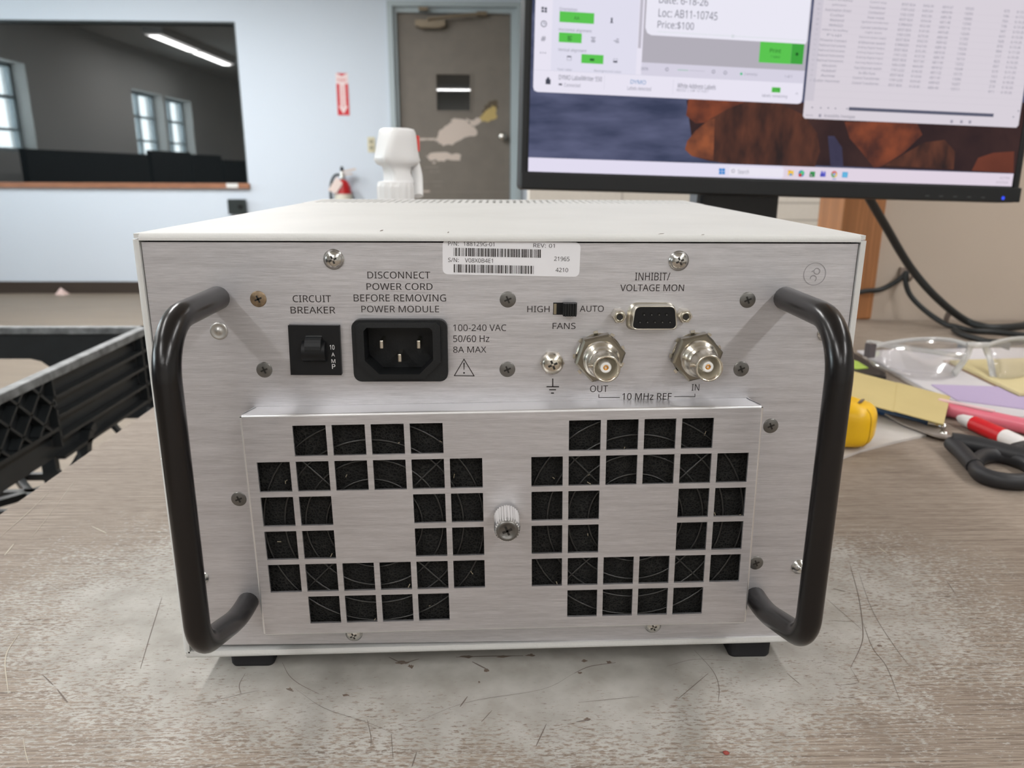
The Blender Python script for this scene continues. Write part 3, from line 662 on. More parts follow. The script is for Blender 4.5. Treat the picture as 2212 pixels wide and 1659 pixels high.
# bar handles
def fillet(P, rs):      # polyline with rounded inner corners
    out = [P[0]]
    for k in range(1, len(P)-1):
        C = P[k]; u1 = (P[k-1]-C).normalized(); u2 = (P[k+1]-C).normalized(); r = rs[k-1]
        h = math.acos(max(-1, min(1, u1.dot(u2))))/2; t = r/math.tan(h); cen = C + (u1+u2).normalized()*r/math.sin(h)
        a, b = C+u1*t-cen, C+u2*t-cen; ang = math.acos(max(-1, min(1, a.dot(b)/r/r)))
        for q in range(11):
            s_ = q/10; out.append(cen + (a*math.sin((1-s_)*ang) + b*math.sin(s_*ang))/math.sin(ang))
    return out + [P[-1]]
for sg in (-1, 1):
    x = sg*.1045
    path = fillet([V3((x, .001, .1612)), V3((x, -.0505, .1612)), V3((x, -.0505, .0497)), V3((x, -.012, .0364)), V3((x, .001, .0362))], [.018, .0135, .060])
    MB().tube(path, .0043, 20).build('handle', BLACKBAR, unit)
# circuit breaker
c1, c2, c3, c4 = [pan(*q, .0018) for q in ((621.8, 702.6), (733, 703.7), (738, 810.7), (627.9, 810))]
cb = MB().prism([V3((q.x, 0, q.z)) for q in (c4, c3, c2, c1)], (0, -.0018, 0)).build('circuit_breaker', BLACKPL, panel, bevel=.0004)
r1, r2 = pan(658.4, 726.3, .003), pan(697, 780.6, .003); rc = (r1+r2)/2; hw = (r2.x-r1.x)/2; hh = (r1.z-r2.z)/2
MB().prism([V3((rc.x-hw, -.0018 - y, rc.z+z)) for y, z in [(0, hh)] + [(.0032*math.cos(a)+.0002, hh*.9*math.sin(a)) for a in [pi/2-pi*k/10 for k in range(11)]] + [(0, -hh)]], (2*hw, 0, 0)).build('rocker', BLACKPL2, cb)
MB().cyl((rc.x-hw-.0013, -.0012, rc.z-.0012), (rc.x+hw+.0013, -.0012, rc.z-.0012), .0040, n=24).build('rocker_pivot', BLACKPL, cb)
t = MB()
for s, b in (('10', (712.2, 745.1, 722.4, 755.3)), ('A', (716, 761.8, 723, 770)), ('M', (716, 776, 724.4, 784)), ('P', (717.2, 786.7, 724.4, 796.9))): ptext(t, s, b, 0, .0020)
t.build('rating_print', WHITEINK, cb, label='white 10 AMP lettering')
# mains inlet
i0, i1 = pan(758, 691.3, .003), pan(968, 824, .003); ic = ((i0.x+i1.x)/2, (i0.z+i1.z)/2); iw, ih = (i1.x-i0.x)/2, (i0.z-i1.z)/2
def octo(w, h, ch, r=.0012):
    out = []
    for p, q in (((w, h-r), (w-r, h)), ((-w+r, h), (-w, h-r))): out += [p, q]
    out += [(-w, -h+ch), (-w+ch, -h), (w-ch, -h), (w, -h+ch)]; return out
mb = MB(); outer = onp(rrect(iw, ih, .003), ic, -.0030); ob = onp(rrect(iw, ih, .003), ic, 0)
ow = (941-780.5)/2/1000*.1755*1.0; 
cav = octo(.0126, .0088, .0052); cavo = [(x*1.22, z*1.22) for x, z in cav]; off = (ic[0]-.0004, ic[1]+.0002)
mb.rings([ob, outer], 0, False, False)
def bridge(mb, A, B):     # fill between an outer and an inner loop of different counts
    n, k = len(A), len(B); mb_v = A+B; fs = []; j0 = min(range(k), key=lambda q: (B[q]-A[0]).length); i = j = 0
    while i < n or j < k:
        a, a2 = A[i % n], A[(i+1) % n]; b, b2 = B[(j0+j) % k], B[(j0+j+1) % k]
        if j >= k or (i < n and (a2-b).length < (b2-a).length): fs.append((i % n, (i+1) % n, n+(j0+j) % k)); i += 1
        else: fs.append((i % n, n+(j0+j+1) % k, n+(j0+j) % k)); j += 1
    mb.add(mb_v, fs, 0)
bridge(mb, outer, onp(cavo, off, -.0030))
mb.rings([onp(cavo, off, -.0030), onp(cavo, off, -.0040), onp(cav, off, -.0042), onp(cav, off, .0068)], 0, False, False)
pts = onp(cav, off, .0068); mb.add(pts, [tuple(range(len(pts)))], 0)
inl = mb.build('power_inlet', BLACKPL2, panel, label='black mains inlet socket with three pins')
for px in ((826, 741), (905.5, 741), (865, 770)):
    p = pan(px[0], px[1], -.001); MB().box((p.x-.0007, -.0018, p.z-.0016), (p.x+.0007, .0068, p.z+.0016)).build('pin', NICKEL, inl, bevel=.0004)
# fan switch
a, b = pan(1195.2, 653.5), pan(1245.7, 679.6)
sw = MB(); xw, zw = (b.x-a.x)/2, (a.z-b.z)/2; sc_ = ((a.x+b.x)/2, (a.z+b.z)/2)
sw.box((a.x, -.0002, b.z), (b.x, .0008, a.z), 0)
sw.box((a.x+.0002, -.0003, b.z+.0002), (a.x+.0012, -.00015, a.z-.0004), 1)
fsw = sw.build('fan_switch', [BLACKPL, mat('tarnished_brass', (.30, .26, .18), .4, .8)], panel)
k0, k1 = pan(1217, 655.5, .003), pan(1245.7, 684, .004)
kn = MB(); n = 5
kn.box((k0.x, -.0035, k1.z), (k1.x, .0, k0.z))
for k in range(n): x = k0.x+.0006+k*.0009; kn.box((x, -.0040, k1.z), (x+.0005, -.0035, k0.z))
kn.build('slider', BLACKPL2, fsw)
# 9-way socket
a, b = pan(1352, 653), pan(1461, 712); dc = ((a.x+b.x)/2, (a.z+b.z)/2); dw, dh = (b.x-a.x)/2, (a.z-b.z)/2
def dshape(w, h, sl, r):
    base = [(w-sl*0, h), (-w+sl*0, h), (-w+sl, -h), (w-sl, -h)]
    base = [(w-sl, h), (-w+sl, h), (-w, -h), (w, -h)]; out = []
    for i in range(4):
        p = V3((*base[i], 0)); q = V3((*base[i-1], 0)); s = V3((*base[(i+1) % 4], 0))
        d1 = (q-p).normalized(); d2 = (s-p).normalized()
        for k in range(6):
            t = k/5; m1 = p+d1*r; m2 = p+d2*r
            v = m1*(1-t)**2 + p*2*t*(1-t) + m2*t*t; out.append((v.x, v.y))
    return out
ds = MB()
ds.rings([onp(dshape(dw, dh, .0011, .0035), dc, .0), onp(dshape(dw, dh, .0011, .0035), dc, -.0004), onp(dshape(dw-.0012, dh-.0010, .0010, .003), dc, -.0008)], 0, False)
o2 = (dc[0]+.0002, dc[1]+.0003)
ds.rings([onp(dshape(dw-.0012, dh-.0010, .0010, .003), dc, -.0008), onp(dshape(.0086, .0045, .0010, .0022), o2, -.0012), onp(dshape(.0085, .0044, .0010, .0022), o2, -.0055), onp(dshape(.0082, .0041, .0010, .002), o2, -.0057), onp(dshape(.0081, .0040, .0010, .002), o2, -.0050)], 0, False)
dsub = ds.build('serial_socket', mat('tarnished_nickel', (.72, .69, .61), .3, 1), panel, label='nine-hole metal data socket')
ins = MB().prism(onp(dshape(.0081, .0040, .0010, .002), o2, -.0010), (0, -.0043, 0), 0)
f_ = ins.build('insert', BLACKPL, dsub)
hl = MB()
for k in range(4): hl.lathe((o2[0]-.00415+k*.00277, -.0053, o2[1]+.0014), (0, -1, 0), [(.0006, 0), (.0006, .00006)], 12, 0); hl.lathe((o2[0]-.00395+k*.00277, -.0053, o2[1]+.0011), (0, -1, 0), [(.00022, 0), (.0002, .0001)], 8, 1)
for k in range(5): hl.lathe((o2[0]-.00554+k*.00277, -.0053, o2[1]-.0014), (0, -1, 0), [(.0006, 0), (.0006, .00006)], 12, 0); hl.lathe((o2[0]-.00534+k*.00277, -.0053, o2[1]-.0017), (0, -1, 0), [(.00022, 0), (.0002, .0001)], 8, 1)
hl.build('contact_hole', [mat('hole_black', (.002, .002, .002), .9), mat('contact_glint', (.25, .25, .24), .3, 1)], dsub)
for px in ((1338, 684), (1480.5, 683.5)):
    p = pan(px[0], px[1], .004)
    js = MB(); js.lathe((p.x, 0, p.z), (0, -1, 0), [(.0027, 0), (.0027, .0042), (.0024, .0048)], 6, 0, False)
    js.lathe((p.x, -.00485, p.z), (0, -1, 0), [(.0019, 0), (.0015, .0004), (.0012, .0002), (.0011, -.0)], 20, 1, True, False); js.lathe((p.x, -.0048, p.z), (0, -1, 0), [(.0011, 0), (.001, .0001)], 14, 2)
    js.build('jack_screw', [NICKEL, mat('jack_rim', (.45, .42, .34), .3, 1), RECESS], dsub)
# coaxial connectors
def coax(fx_, bx):
    p = pan(*fx_, .0200); x, z = p.x, p.z; O = (x, 0, z)
    bo = MB().lathe(O, (0, -1, 0), [(.0088, 0), (.0088, .0005), (.0069, .0006), (.0069, .0072), (.0066, .0078), (.0058, .0080), (.0058, .0110), (.0050, .0116), (.0048, .0122), (.0048, .0195), (.0049, .0200), (.0046, .0202), (.0042, .0200), (.0042, .0120), (.0018, .0120)], 36)
    o = bo.build('coaxial_connector', NICKEL, panel)
    nut = MB().lathe(O, (0, -1, 0), [(.0092, .0004), (.0096, .0010), (.0096, .0042), (.0088, .0049), (.0069, .0049)], 6, 0, False)
    nut.v = [(x+(a-x)*math.cos(.22)-(c-z)*math.sin(.22), b, z+(a-x)*math.sin(.22)+(c-z)*math.cos(.22)) for a, b, c in nut.v]
    u, v, a = frame((0, -1, 0)); ob_ = nut.build('hex_nut', [mat('nickel_dark_reflection', (.26, .235, .19), .32, 1)], o)  # dark reflection on the nickel nut put into its base colour
    wz = MB()
    for k in range(18):
        q = 2*pi*k/18
        if k % 2: wz.obox((x+.0094*math.cos(q), -.0007, z+.0094*math.sin(q)), (.0005, .0003, .0008), ((math.cos(q), 0, math.sin(q)), (0, 1, 0), (-math.sin(q), 0, math.cos(q))))
    wz.build('lock_washer', NICKEL, o)
    for s in (-1, 1): MB().cyl((x+s*.0046, -.0150, z), (x+s*.0060, -.0150, z), .0010, n=12).build('bayonet_lug', NICKEL, o)
    ins = MB().lathe(O, (0, -1, 0), [(.0020, .0120), (.0020, .0180), (.0019, .0183), (.0010, .0183), (.0009, .0178)], 24); i_ = ins.build('insulator', PTFE, o)
    MB().lathe(O, (0, -1, 0), [(.00105, .0176), (.00105, .0182), (.0006, .0184), (.00045, .0178), (.0003, .0176)], 16).build('centre_contact', GOLD, i_)
coax((1310.5, 797), None); coax((1532.6, 795.6), None)
p = pan(1193.4, 786, .003)
gs = MB(); gs.lathe((p.x, 0, p.z), (0, -1, 0), [(.0046, 0), (.0046, .0022), (.0040, .0024)], 6, 0, False); gs.lathe((p.x, -.0022, p.z), (0, -1, 0), [(.0043, 0), (.0042, .0006), (.0034, .0018), (.0020, .0025), (0, .0027)], 28)
g_ = gs.build('ground_screw', NICKEL, panel)
cr = MB(); cross(cr, .0018, 0, 0); cr.v = [(x+p.x, y-.0047, z+p.z) for x, y, z in cr.v]; cr.build('screw_slot', RECESS, g_)
# fan cover with square air holes
ROT = .0155; CC = (.0003, .0757)
def cov(u, v, y): return V3((CC[0]+u*math.cos(ROT)-v*math.sin(ROT), y, CC[1]+u*math.sin(ROT)+v*math.cos(ROT)))
GY = -.0105
cols = [(-.0924+k*.01438, -.0924+k*.01438+.0122) for k in range(6)] + [(.0102+k*.01412, .0102+k*.01412+.0119) for k in range(6)]
rows = [(.0410-k*.01418-.0120, .0410-k*.01418) for k in range(6)]
def is_hole(u, v):
    for i, (a, b) in enumerate(cols):
        if a < u < b:
            for j, (c, d) in enumerate(rows):
                if c < v < d:
                    ii = i % 6
                    return not ((ii in (0, 5) and j in (0, 5)) or (ii in (2, 3) and j in (2, 3)))
    return False
us = sorted([-.0962, .0962] + [x for c in cols for x in c]); vs = sorted([-.0462, .0445] + [x for c in rows for x in c])
mb = MB(); TH = .0011
for i in range(len(us)-1):
    for j in range(len(vs)-1):
        a, b, c, d = us[i], us[i+1], vs[j], vs[j+1]; h = is_hole((a+b)/2, (c+d)/2)
        if not h:
            mb.add([cov(a, c, GY), cov(b, c, GY), cov(b, d, GY), cov(a, d, GY)], [(0, 1, 2, 3)])
            mb.add([cov(a, c, GY+TH), cov(b, c, GY+TH), cov(b, d, GY+TH), cov(a, d, GY+TH)], [(3, 2, 1, 0)])
        else:
            q = [(a, c), (b, c), (b, d), (a, d)]
            for k in range(4):
                p, r = q[k], q[(k+1) % 4]
                mb.add([cov(*p, GY), cov(*r, GY), cov(*r, GY+TH), cov(*p, GY+TH)], [(0, 3, 2, 1)])
bv = .0009
def wall4(p, q): mb.add([cov(*p, GY), cov(*q, GY), cov(*q, -.0001), cov(*p, -.0001)], [(0, 3, 2, 1)])
L, Rr, B_, T_ = -.0962, .0962, -.0462, .0445
# rounded bend then flange on each side
def bend(p, q, out):
    prev = None
    for k in range(5):
        a = pi/2*k/4; o = bv*math.sin(a); y = GY + bv*(1-math.cos(a))
        A, Bq = cov(p[0]+out[0]*o, p[1]+out[1]*o, y), cov(q[0]+out[0]*o, q[1]+out[1]*o, y)
        if prev: mb.add([prev[0], prev[1], Bq, A], [(0, 1, 2, 3)], 1, True)
        prev = (A, Bq)
    ch = .0016
    d = V3((q[0]-p[0], q[1]-p[1], 0)).normalized()
    E1 = cov(p[0]+out[0]*bv+d.x*ch, p[1]+out[1]*bv+d.y*ch, -.0001); E2 = cov(q[0]+out[0]*bv-d.x*ch, q[1]+out[1]*bv-d.y*ch, -.0001)
    mb.add([prev[0], prev[1], E2, E1], [(0, 1, 2, 3)], 1)
bend((L, T_), (Rr, T_), (0, 1)); bend((Rr, B_), (L, B_), (0, -1)); bend((L, B_), (L, T_), (-1, 0)); bend((Rr, T_), (Rr, B_), (1, 0))
cover = mb.build('fan_cover', [ALU, mat('bent_aluminium_edge', (.82, .82, .83), .40, 1)], unit, label='raised brushed aluminium fan cover with two rings of square holes')  # edge colour paler than the sheet, painting in its bright reflection
for sx_ in (-1, 1):      # bent corner tabs at the top
    ml = MB()
    x = sx_*.0966
    ml.add([cov(x, T_+.0002, GY+.001), cov(x-sx_*.0006, T_+.0012, GY+.001), cov(x-sx_*.0030, T_+.0012, -.0005), cov(x-sx_*.0024, T_+.0002, -.0005)], [(0, 1, 2, 3), (3, 2, 1, 0)])
    ml.build('corner_tab', ALU, cover)
MB().box((-.0945, -.0068, .0312), (.0945, -.0025, .1185)).build('filter_foam', FOAM, unit, label='black open-cell foam behind the square holes')
for cx_ in (-.0503, .0513):
    gd = MB(); cz_ = .0750 + cx_*ROT
    for r in (.0425, .0345, .0265, .0185):
        gd.tube([V3((cx_+r*math.cos(2*pi*k/64), -.0071, cz_+r*math.sin(2*pi*k/64))) for k in range(64)], .00045, 6, closed=True)
    for q in range(4):
        a = pi/4+q*pi/2; gd.cyl((cx_+.012*math.cos(a), -.0072, cz_+.012*math.sin(a)), (cx_+.052*math.cos(a), -.0072, cz_+.052*math.sin(a)), .00045, n=6)
    gd.build('fan_guard', WIRE, unit)
rd = random.Random(5); LINT = mat('dust_lint', srgb(150, 140, 120), .9)
for k in range(26):
    i = rd.randrange(12); j = rd.randrange(6); u = rd.uniform(*cols[i]); v = rows[j][0] + .0005*rd.random()
    if is_hole((cols[i][0]+cols[i][1])/2, (rows[j][0]+rows[j][1])/2):
        a = cov(u, v+.0003, -.0072 if k % 3 else GY+.0004); an = rd.uniform(0, 6.28); l = rd.uniform(.0004, .0018)
        if k % 3: a = cov(u, v+rd.uniform(.001, .006), -.0073)
        db = MB(); db.cyl(a, a+V3((math.cos(an)*l, -.0002, abs(math.sin(an))*l)), .00016, n=5); db.build('lint', LINT, unit)
tp = pan(1096, 1150, .0255); 
th = MB(); n = 60; zc = tp.z; xc = tp.x
prof = [(.0047, -.0108), (.0047, -.0125)]
th.cyl((xc, GY+.0002, zc), (xc, -.0126, zc), .0036, n=24)
R1 = []
for y in (-.0122, -.0228, -.0238, -.0242):
    base = {-.0122: .0047, -.0228: .0047, -.0238: .0044, -.0242: .0042}[y]
    R1.append([V3((xc+(base+(.00016 if i % 2 else -.00016))*math.cos(2*pi*i/n), y, zc+(base+(.00016 if i % 2 else -.00016))*math.sin(2*pi*i/n))) for i in range(n)])
th.rings(R1, 0, True, False)
ts = th.build('thumb_screw', mat('knurled_aluminium', (.82, .81, .79), .3, 1), cover)
tc_ = MB(); tc_.lathe((xc, -.02422, zc), (0, -1, 0), [(.0041, 0), (.0040, .0004), (.0030, .0006), (.0028, .0003), (.0, .0003)], 30, 0)
q = MB(); cross(q, .0018, -.02452, 0); tc_.add([(x+xc, y, z+zc) for x, y, z in q.v], q.f, 1)
tc_.build('screw_head', [GREYSTEEL, RECESS], ts)
# feet under the unit and small ones on its left side
for x, y in ((-.1082, .0170), (.1088, .0190), (-.104, .26), (.114, .26)):
    MB().rings([[V3((x+a*k, y+b*k, z)) for a, b in rrect(.0094, .0094, .0026)] for z, k in ((0, .93), (.0012, .98), (HF+.0006, 1.0))], 0, True, False).build('rubber_foot', RUBBER, unit)
for px in ((300, 735), (352, 1180)):
    p = pan(*px); MB().lathe((-HX+.0012, .038, p.z-.001), (-1, 0, 0), [(.0085, 0), (.0085, .0025), (.0065, .0058), (.0, .0062)], 24).build('side_bumper', RUBBER, unit)

# ------------------------------------------------------------------ monitor
MO = V3((.0324, .5022, .2057)); my, mp_, mr = -.1144, .0544, -.0250
SWD, SHT = .5313, .2989
MN = V3((-math.sin(my)*math.cos(mp_), -math.cos(my)*math.cos(mp_), math.sin(mp_)))
mu0 = V3((math.cos(my), -math.sin(my), 0)); mv0 = mu0.cross(MN)
if mv0.z < 0: mv0 = -mv0
MU = mu0*math.cos(mr)+mv0*math.sin(mr); MV = -mu0*math.sin(mr)+mv0*math.cos(mr)
def so(u, v, h=0.0): return MO + MU*(u*SWD) + MV*(v*SHT) + MN*h
def sq(px, py):
    p = hit(px, py, MO, MN) - MO; return p.dot(MU)/SWD, p.dot(MV)/SHT
mon = thing('monitor', (so(.5, 0).x+.005, so(.5, 0).y+.03, 0), 'black desktop monitor with label software and spreadsheet on a rocky wallpaper', 'monitor')
AX = (MU, MV, MN)
def sbox(u0_, v0_, u1, v1, h0, h1, mats, name, parent, bevel=0):
    return MB().obox(so((u0_+u1)/2, (v0_+v1)/2, (h0+h1)/2), ((u1-u0_)*SWD/2, (v1-v0_)*SHT/2, (h1-h0)/2), AX).build(name, mats, parent, bevel)
BEZ = mat('black_monitor_plastic', (.010, .011, .012), .5, spec=.35)
sbox(-.0135, -.0562, 1.0228, 1.03, -.030, -.0005, BEZ, 'housing', mon, .004)
sbox(-.0125, -.0555, 1.0220, -.004, -.003, .0022, BEZ, 'bottom_bezel', mon, .001)
sbox(-.0135, -.008, -.0035, 1.03, -.003, .0016, BEZ, 'side_bezel', mon, .001); sbox(1.0035, -.008, 1.0135, 1.03, -.003, .0016, BEZ, 'side_bezel', mon, .001)
sbox(-.0135, 1.003, 1.0135, 1.03, -.003, .0016, BEZ, 'top_bezel', mon, .001)
ld = MB(); u, v = sq(2163.5, 428); ld.lathe(so(u, v, .0021), MN, [(.0020, 0), (.0018, .0004), (0, .0006)], 14); ld.build('power_light', emit('blue_led', (.05, .10, 1), 1.1), mon)
bt = MB()
for k in range(5): u, v = sq(2000+k*30, 423+k*.9); bt.obox(so(u, v, .0023), (.0022, .0006, .0002), AX)
bt.build('button_marks', mat('grey_button_mark', (.05, .052, .055), .5), mon)
nk = MB(); s0, s1 = hit(1515, 440, (0, .585, 0), (0, 1, 0)).x, hit(1681, 460, (0, .585, 0), (0, 1, 0)).x
nk.box((s0, .585, .006), (s1, .625, .30)); nk.build('stand_column', mat('black_stand_gloss', (.008, .008, .009), .25), mon, .003)
MB().box((s0-.004, .590, .006), (s0, .622, .30)).build('column_edge', mat('grey_column_edge', srgb(98, 102, 108), .4), mon)
cxm = (s0+s1)/2
MB().prism([V3((cxm+x, .60+y, 0)) for x, y in rrect(.095, .07, .02)], (0, 0, .008)).build('stand_base', BEZ, mon, .002)
# lit screen: wallpaper, windows, taskbar
E_ = {}
def em(r, g, b):
    k = (r, g, b)
    if k not in E_: E_[k] = emit('screen_%d_%d_%d' % k, srgb(r, g, b), 1.0)
    return E_[k]
scr = MB(); scr.add([so(0, 0), so(1, 0), so(1, 1), so(0, 1)], [(0, 1, 2, 3)])
screen = scr.build('screen', emit('wallpaper_water', srgb(58, 64, 88), 1, srgb(92, 96, 124), 14, (1, 5, 5)), mon)
class SL:      # screen layer: flat shapes in screen fractions
    def __init__(s, h): s.mb = MB(); s.mats = []; s.h = h
    def mi(s, c):
        m = c if not isinstance(c, tuple) else em(*c)
        if m not in s.mats: s.mats.append(m)
        return s.mats.index(m)
    def poly(s, uv, c, dh=0): s.mb.add([so(u, v, s.h+dh) for u, v in uv], [tuple(range(len(uv)))], s.mi(c))
    def rect(s, u0, v0, u1, v1, c, dh=0): s.poly([(u0, v0), (u1, v0), (u1, v1), (u0, v1)], c, dh)
    def prect(s, x0, y0, x1, y1, c, dh=0):    # sized from the photograph: centre and extents
        a, b = sq(x0, (y0+y1)/2), sq(x1, (y0+y1)/2); t, d = sq((x0+x1)/2, y0), sq((x0+x1)/2, y1)
        m = (t[1]+d[1])/2; h = abs(t[1]-d[1])/2; s.rect(a[0], m-h, b[0], m+h, c, dh)
    def ptext(s, t, b, c, dh=.0002):
        x0, y0, x1, y1 = b; a, q = sq(x0, (y0+y1)/2), sq(x1, (y0+y1)/2); tt, d = sq((x0+x1)/2, y0), sq((x0+x1)/2, y1)
        s.mb.text(t, so((a[0]+q[0])/2, (tt[1]+d[1])/2, s.h+dh), MU, MV, (q[0]-a[0])*SWD, abs(tt[1]-d[1])*SHT*.97, s.mi(c))
    def disc(s, x, y, r, c, dh=0, n=20):
        u, v = sq(x, y); u2 = sq(x+r, y)[0]-u
        s.poly([(u+u2*math.cos(2*pi*k/n), v+u2*SWD/SHT*math.sin(2*pi*k/n)) for k in range(n)], c, dh)
    def build(s, name, parent): return s.mb.build(name, s.mats, parent)
z7 = lambda X, Y: (1100+X*.27723, Y*.27728)
z8 = lambda X, Y: (1652+X*.27723, Y*.27728)
wp = SL(.0002)
rockB = emit('wallpaper_rock', srgb(50, 40, 40), 1, srgb(100, 62, 50), 60, (1, 1, .4)); rockC = emit('wallpaper_rock_lit', srgb(76, 48, 44), 1, srgb(138, 74, 52), 40); rockD = emit('wallpaper_rock_dark', srgb(42, 34, 38), 1, srgb(70, 50, 48), 12)
def pp(fn, pts): return [sq(*fn(*p)) for p in pts]
wp.poly(pp(z7, [(1380, 780), (2020, 800), (4012, 800), (3985, 1352), (1640, 1260), (1440, 1215)]), rockD)
wp.poly(pp(z7, [(1395, 770), (1900, 790), (1800, 880), (1640, 950), (1450, 960), (1378, 900)]), rockC, .0001)
wp.poly(pp(z7, [(1368, 1165), (1385, 1100), (1450, 1020), (1560, 930), (1700, 850), (1850, 790), (2100, 800), (2300, 900), (2400, 1040), (2420, 1180), (2380, 1300), (1700, 1275), (1560, 1255), (1420, 1215)]), rockB, .0002)
wp.poly(pp(z7, [(1368, 1165), (1385, 1100), (1450, 1020), (1560, 930), (1600, 925), (1590, 1250), (1420, 1215)]), emit('wallpaper_rock_edge', srgb(88, 56, 48), 1, srgb(150, 86, 58), 50), .0003)
wp.poly(pp(z8, [(490, 1060), (540, 1060), (600, 1150), (610, 1300), (510, 1290)]), emit('wallpaper_foam', srgb(50, 48, 64), 1, srgb(76, 72, 98), 20), .0003)
wp.poly(pp(z8, [(620, 950), (1180, 950), (1225, 1050), (1080, 1190), (920, 1290), (850, 1310), (740, 1170), (660, 1080)]), rockC, .0003)
wp.poly(pp(z8, [(930, 1290), (1010, 1240), (1100, 1190), (1240, 1110), (1400, 1090), (1480, 1180), (1470, 1320)]), rockB, .0002)
wp.poly(pp(z8, [(1610, 1330), (1660, 1230), (1780, 1190), (1940, 1180), (1935, 1350)]), emit('wallpaper_rock_right', srgb(88, 50, 42), 1, srgb(120, 66, 52), 10), .0003)
wp.build('wallpaper', screen)
TXG = (106, 106, 120); WHT = (232, 228, 242); GRN = (92, 196, 82)
lw_ = SL(.0007); B0, B1 = .2485, .5265
rd_ = .008
lw_.poly([(.0052+rd_, B0), (B1-rd_, B0), (B1-.002, B0+.004), (B1, B0+rd_*1.8), (B1, 1), (.0052, 1), (.0052, B0+rd_*1.8), (.0072, B0+.004)], WHT)
uS = sq(*z7(1040, 300))[0]; uL = sq(*z7(330, 300))[0]
vb = sq(*z7(1040, 487))[1]; vb2 = sq(*z7(200, 543))[1]
lw_.rect(uL, vb2, uS-.010, 1, (224, 222, 238), .0001)
lw_.rect(.0054, vb2-.001, B1-.0004, vb2, (206, 204, 220), .0001)
lw_.rect(uS, vb2, B1-.0004, vb, (214, 210, 226), .0001)
lw_.rect(uS, vb, B1-.0004, 1, (178, 174, 184), .0001)
cardv = sq(*z7(1300, 287))[1]; cu = sq(*z7(1062, 150))[0]
lw_.poly([(cu+.012, cardv), (B1-.004, cardv), (B1-.002, cardv+.01), (B1-.002, 1), (cu, 1), (cu, cardv+.022), (cu+.004, cardv+.006)], (234, 232, 244), .0002)
lw_.rect(uS-.0085, sq(*z7(980, 375))[1], uS-.003, 1, (190, 186, 198), .0002)
for b in ((390, 97, 660, 181), (385, 258, 563, 334), (560, 427, 732, 497)): lw_.prect(*z7(b[0], b[1]), *z7(b[2], b[3]), GRN, .0003)
lw_.prect(1639.5, 92, 1708, 137, GRN, .0004); lw_.prect(1708, 95, 1734.5, 139, (66, 164, 66), .0004)
lw_.prect(*z8(50, 682), *z8(118, 722), GRN, .0004)
for s, b, c in (('Date: 6-18-26', (1165, -22, 1548, 40), TXG), ('Loc: AB11-10745', (1160, 82, 1620, 148), TXG), ('Price:$100', (1153, 168, 1436, 232), TXG), ('Orientation', (390, 62, 528, 88), (128, 128, 144)), ('AA', (503, 128, 546, 158), (50, 104, 52)),
                ('Horizontal alignment', (385, 224, 640, 258), (128, 128, 144)), ('Vertical alignment', (378, 380, 600, 412), (128, 128, 144)), ('Text color', (372, 534, 488, 552), (140, 140, 156)), ('Background color', (660, 548, 872, 570), (140, 140, 156)),
                ('DYMO LabelWriter 550', (385, 590, 720, 630), (84, 86, 104)), ('Connected', (425, 650, 551, 680), (128, 128, 144)), ('DYMO', (943, 624, 1062, 658), (36, 128, 184)), ('Labels detected', (918, 676, 1102, 706), (128, 128, 144)),
                ('White Address Labels', (1308, 654, 1606, 694), (82, 84, 102)), ('30252 | LW 1\u215b"x3\u00bd"', (1298, 697, 1552, 724), (128, 128, 144)), ('380%', (1022, 524, 1080, 550), (140, 140, 156)), ('2 error(s)', (1826, 568, 1928, 594), (140, 140, 156)),
                ('#', (245, 282, 284, 326), (96, 98, 112)), ('...', (238, 408, 284, 418), (120, 120, 136))):
    lw_.ptext(s, (*z7(b[0], b[1]), *z7(b[2], b[3])), c, .0005)
for s, b, c in (('Print', (36, 380, 122, 414), (26, 76, 34)), ('1 label', (42, 434, 112, 454), (52, 120, 56)), ('275', (58, 688, 112, 716), (26, 76, 34)), ('labels remaining', (-25, 736, 170, 768), (128, 128, 144)), ('1 of 1', (150, 586, 206, 608), (128, 128, 144)), ('^', (234, 722, 256, 738), (140, 140, 156))):
    lw_.ptext(s, (*z8(b[0], b[1]), *z8(b[2], b[3])), c, .0006)
lw_.disc(*z8(246, 424), 3.2, (34, 96, 40), .0006)
DKI = (92, 94, 108)
for x, y, w in ((452, 284, 36), (452, 294, 24), (452, 304, 36), (452, 314, 28), (634, 292, 36), (640, 304, 24), (634, 316, 36), (638, 326, 28), (832, 304, 20), (812, 318, 40), (826, 330, 26)):
    lw_.prect(*z7(x, y), *z7(x+w, y+5), (44, 96, 50) if x < 500 else DKI, .0005)
for x, y, w, h in ((448, 438, 34, 8), (626, 458, 34, 18), (808, 476, 32, 14), (282, 618, 38, 40), (292, 604, 18, 16), (790, 140, 12, 40), (784, 176, 24, 6), (250, 56, 18, 18), (274, 60, 18, 18), (250, 80, 18, 18), (274, 82, 18, 18), (384, 652, 26, 14)):
    lw_.prect(*z7(x, y), *z7(x+w, y+h), (44, 96, 50) if x == 626 else (70, 72, 86), .0005)
for x, y, w, h in ((448, 446, 34, 26), (808, 460, 32, 30)):
    for a in ((0, 0, w, 2), (0, h-2, w, h), (0, 0, 2, h), (w-2, 0, w, h)): lw_.prect(*z7(x+a[0], y+a[1]), *z7(x+a[2], y+a[3]), DKI, .0006)
lw_.disc(*z7(268, 188), 6.5, DKI, .0005); lw_.disc(*z7(268, 188), 5.0, (228, 226, 240), .0006); lw_.prect(*z7(266, 174), *z7(270, 190), DKI, .0007); lw_.prect(*z7(266, 186), *z7(282, 190), DKI, .0007)
lw_.prect(*z7(1310, 546), *z7(1392, 550), (120, 190, 150), .0005); lw_.prect(*z7(1400, 552), *z7(1520, 555), (180, 178, 192), .0005); lw_.disc(*z7(1804, 577), 2.6, (60, 190, 130), .0005)
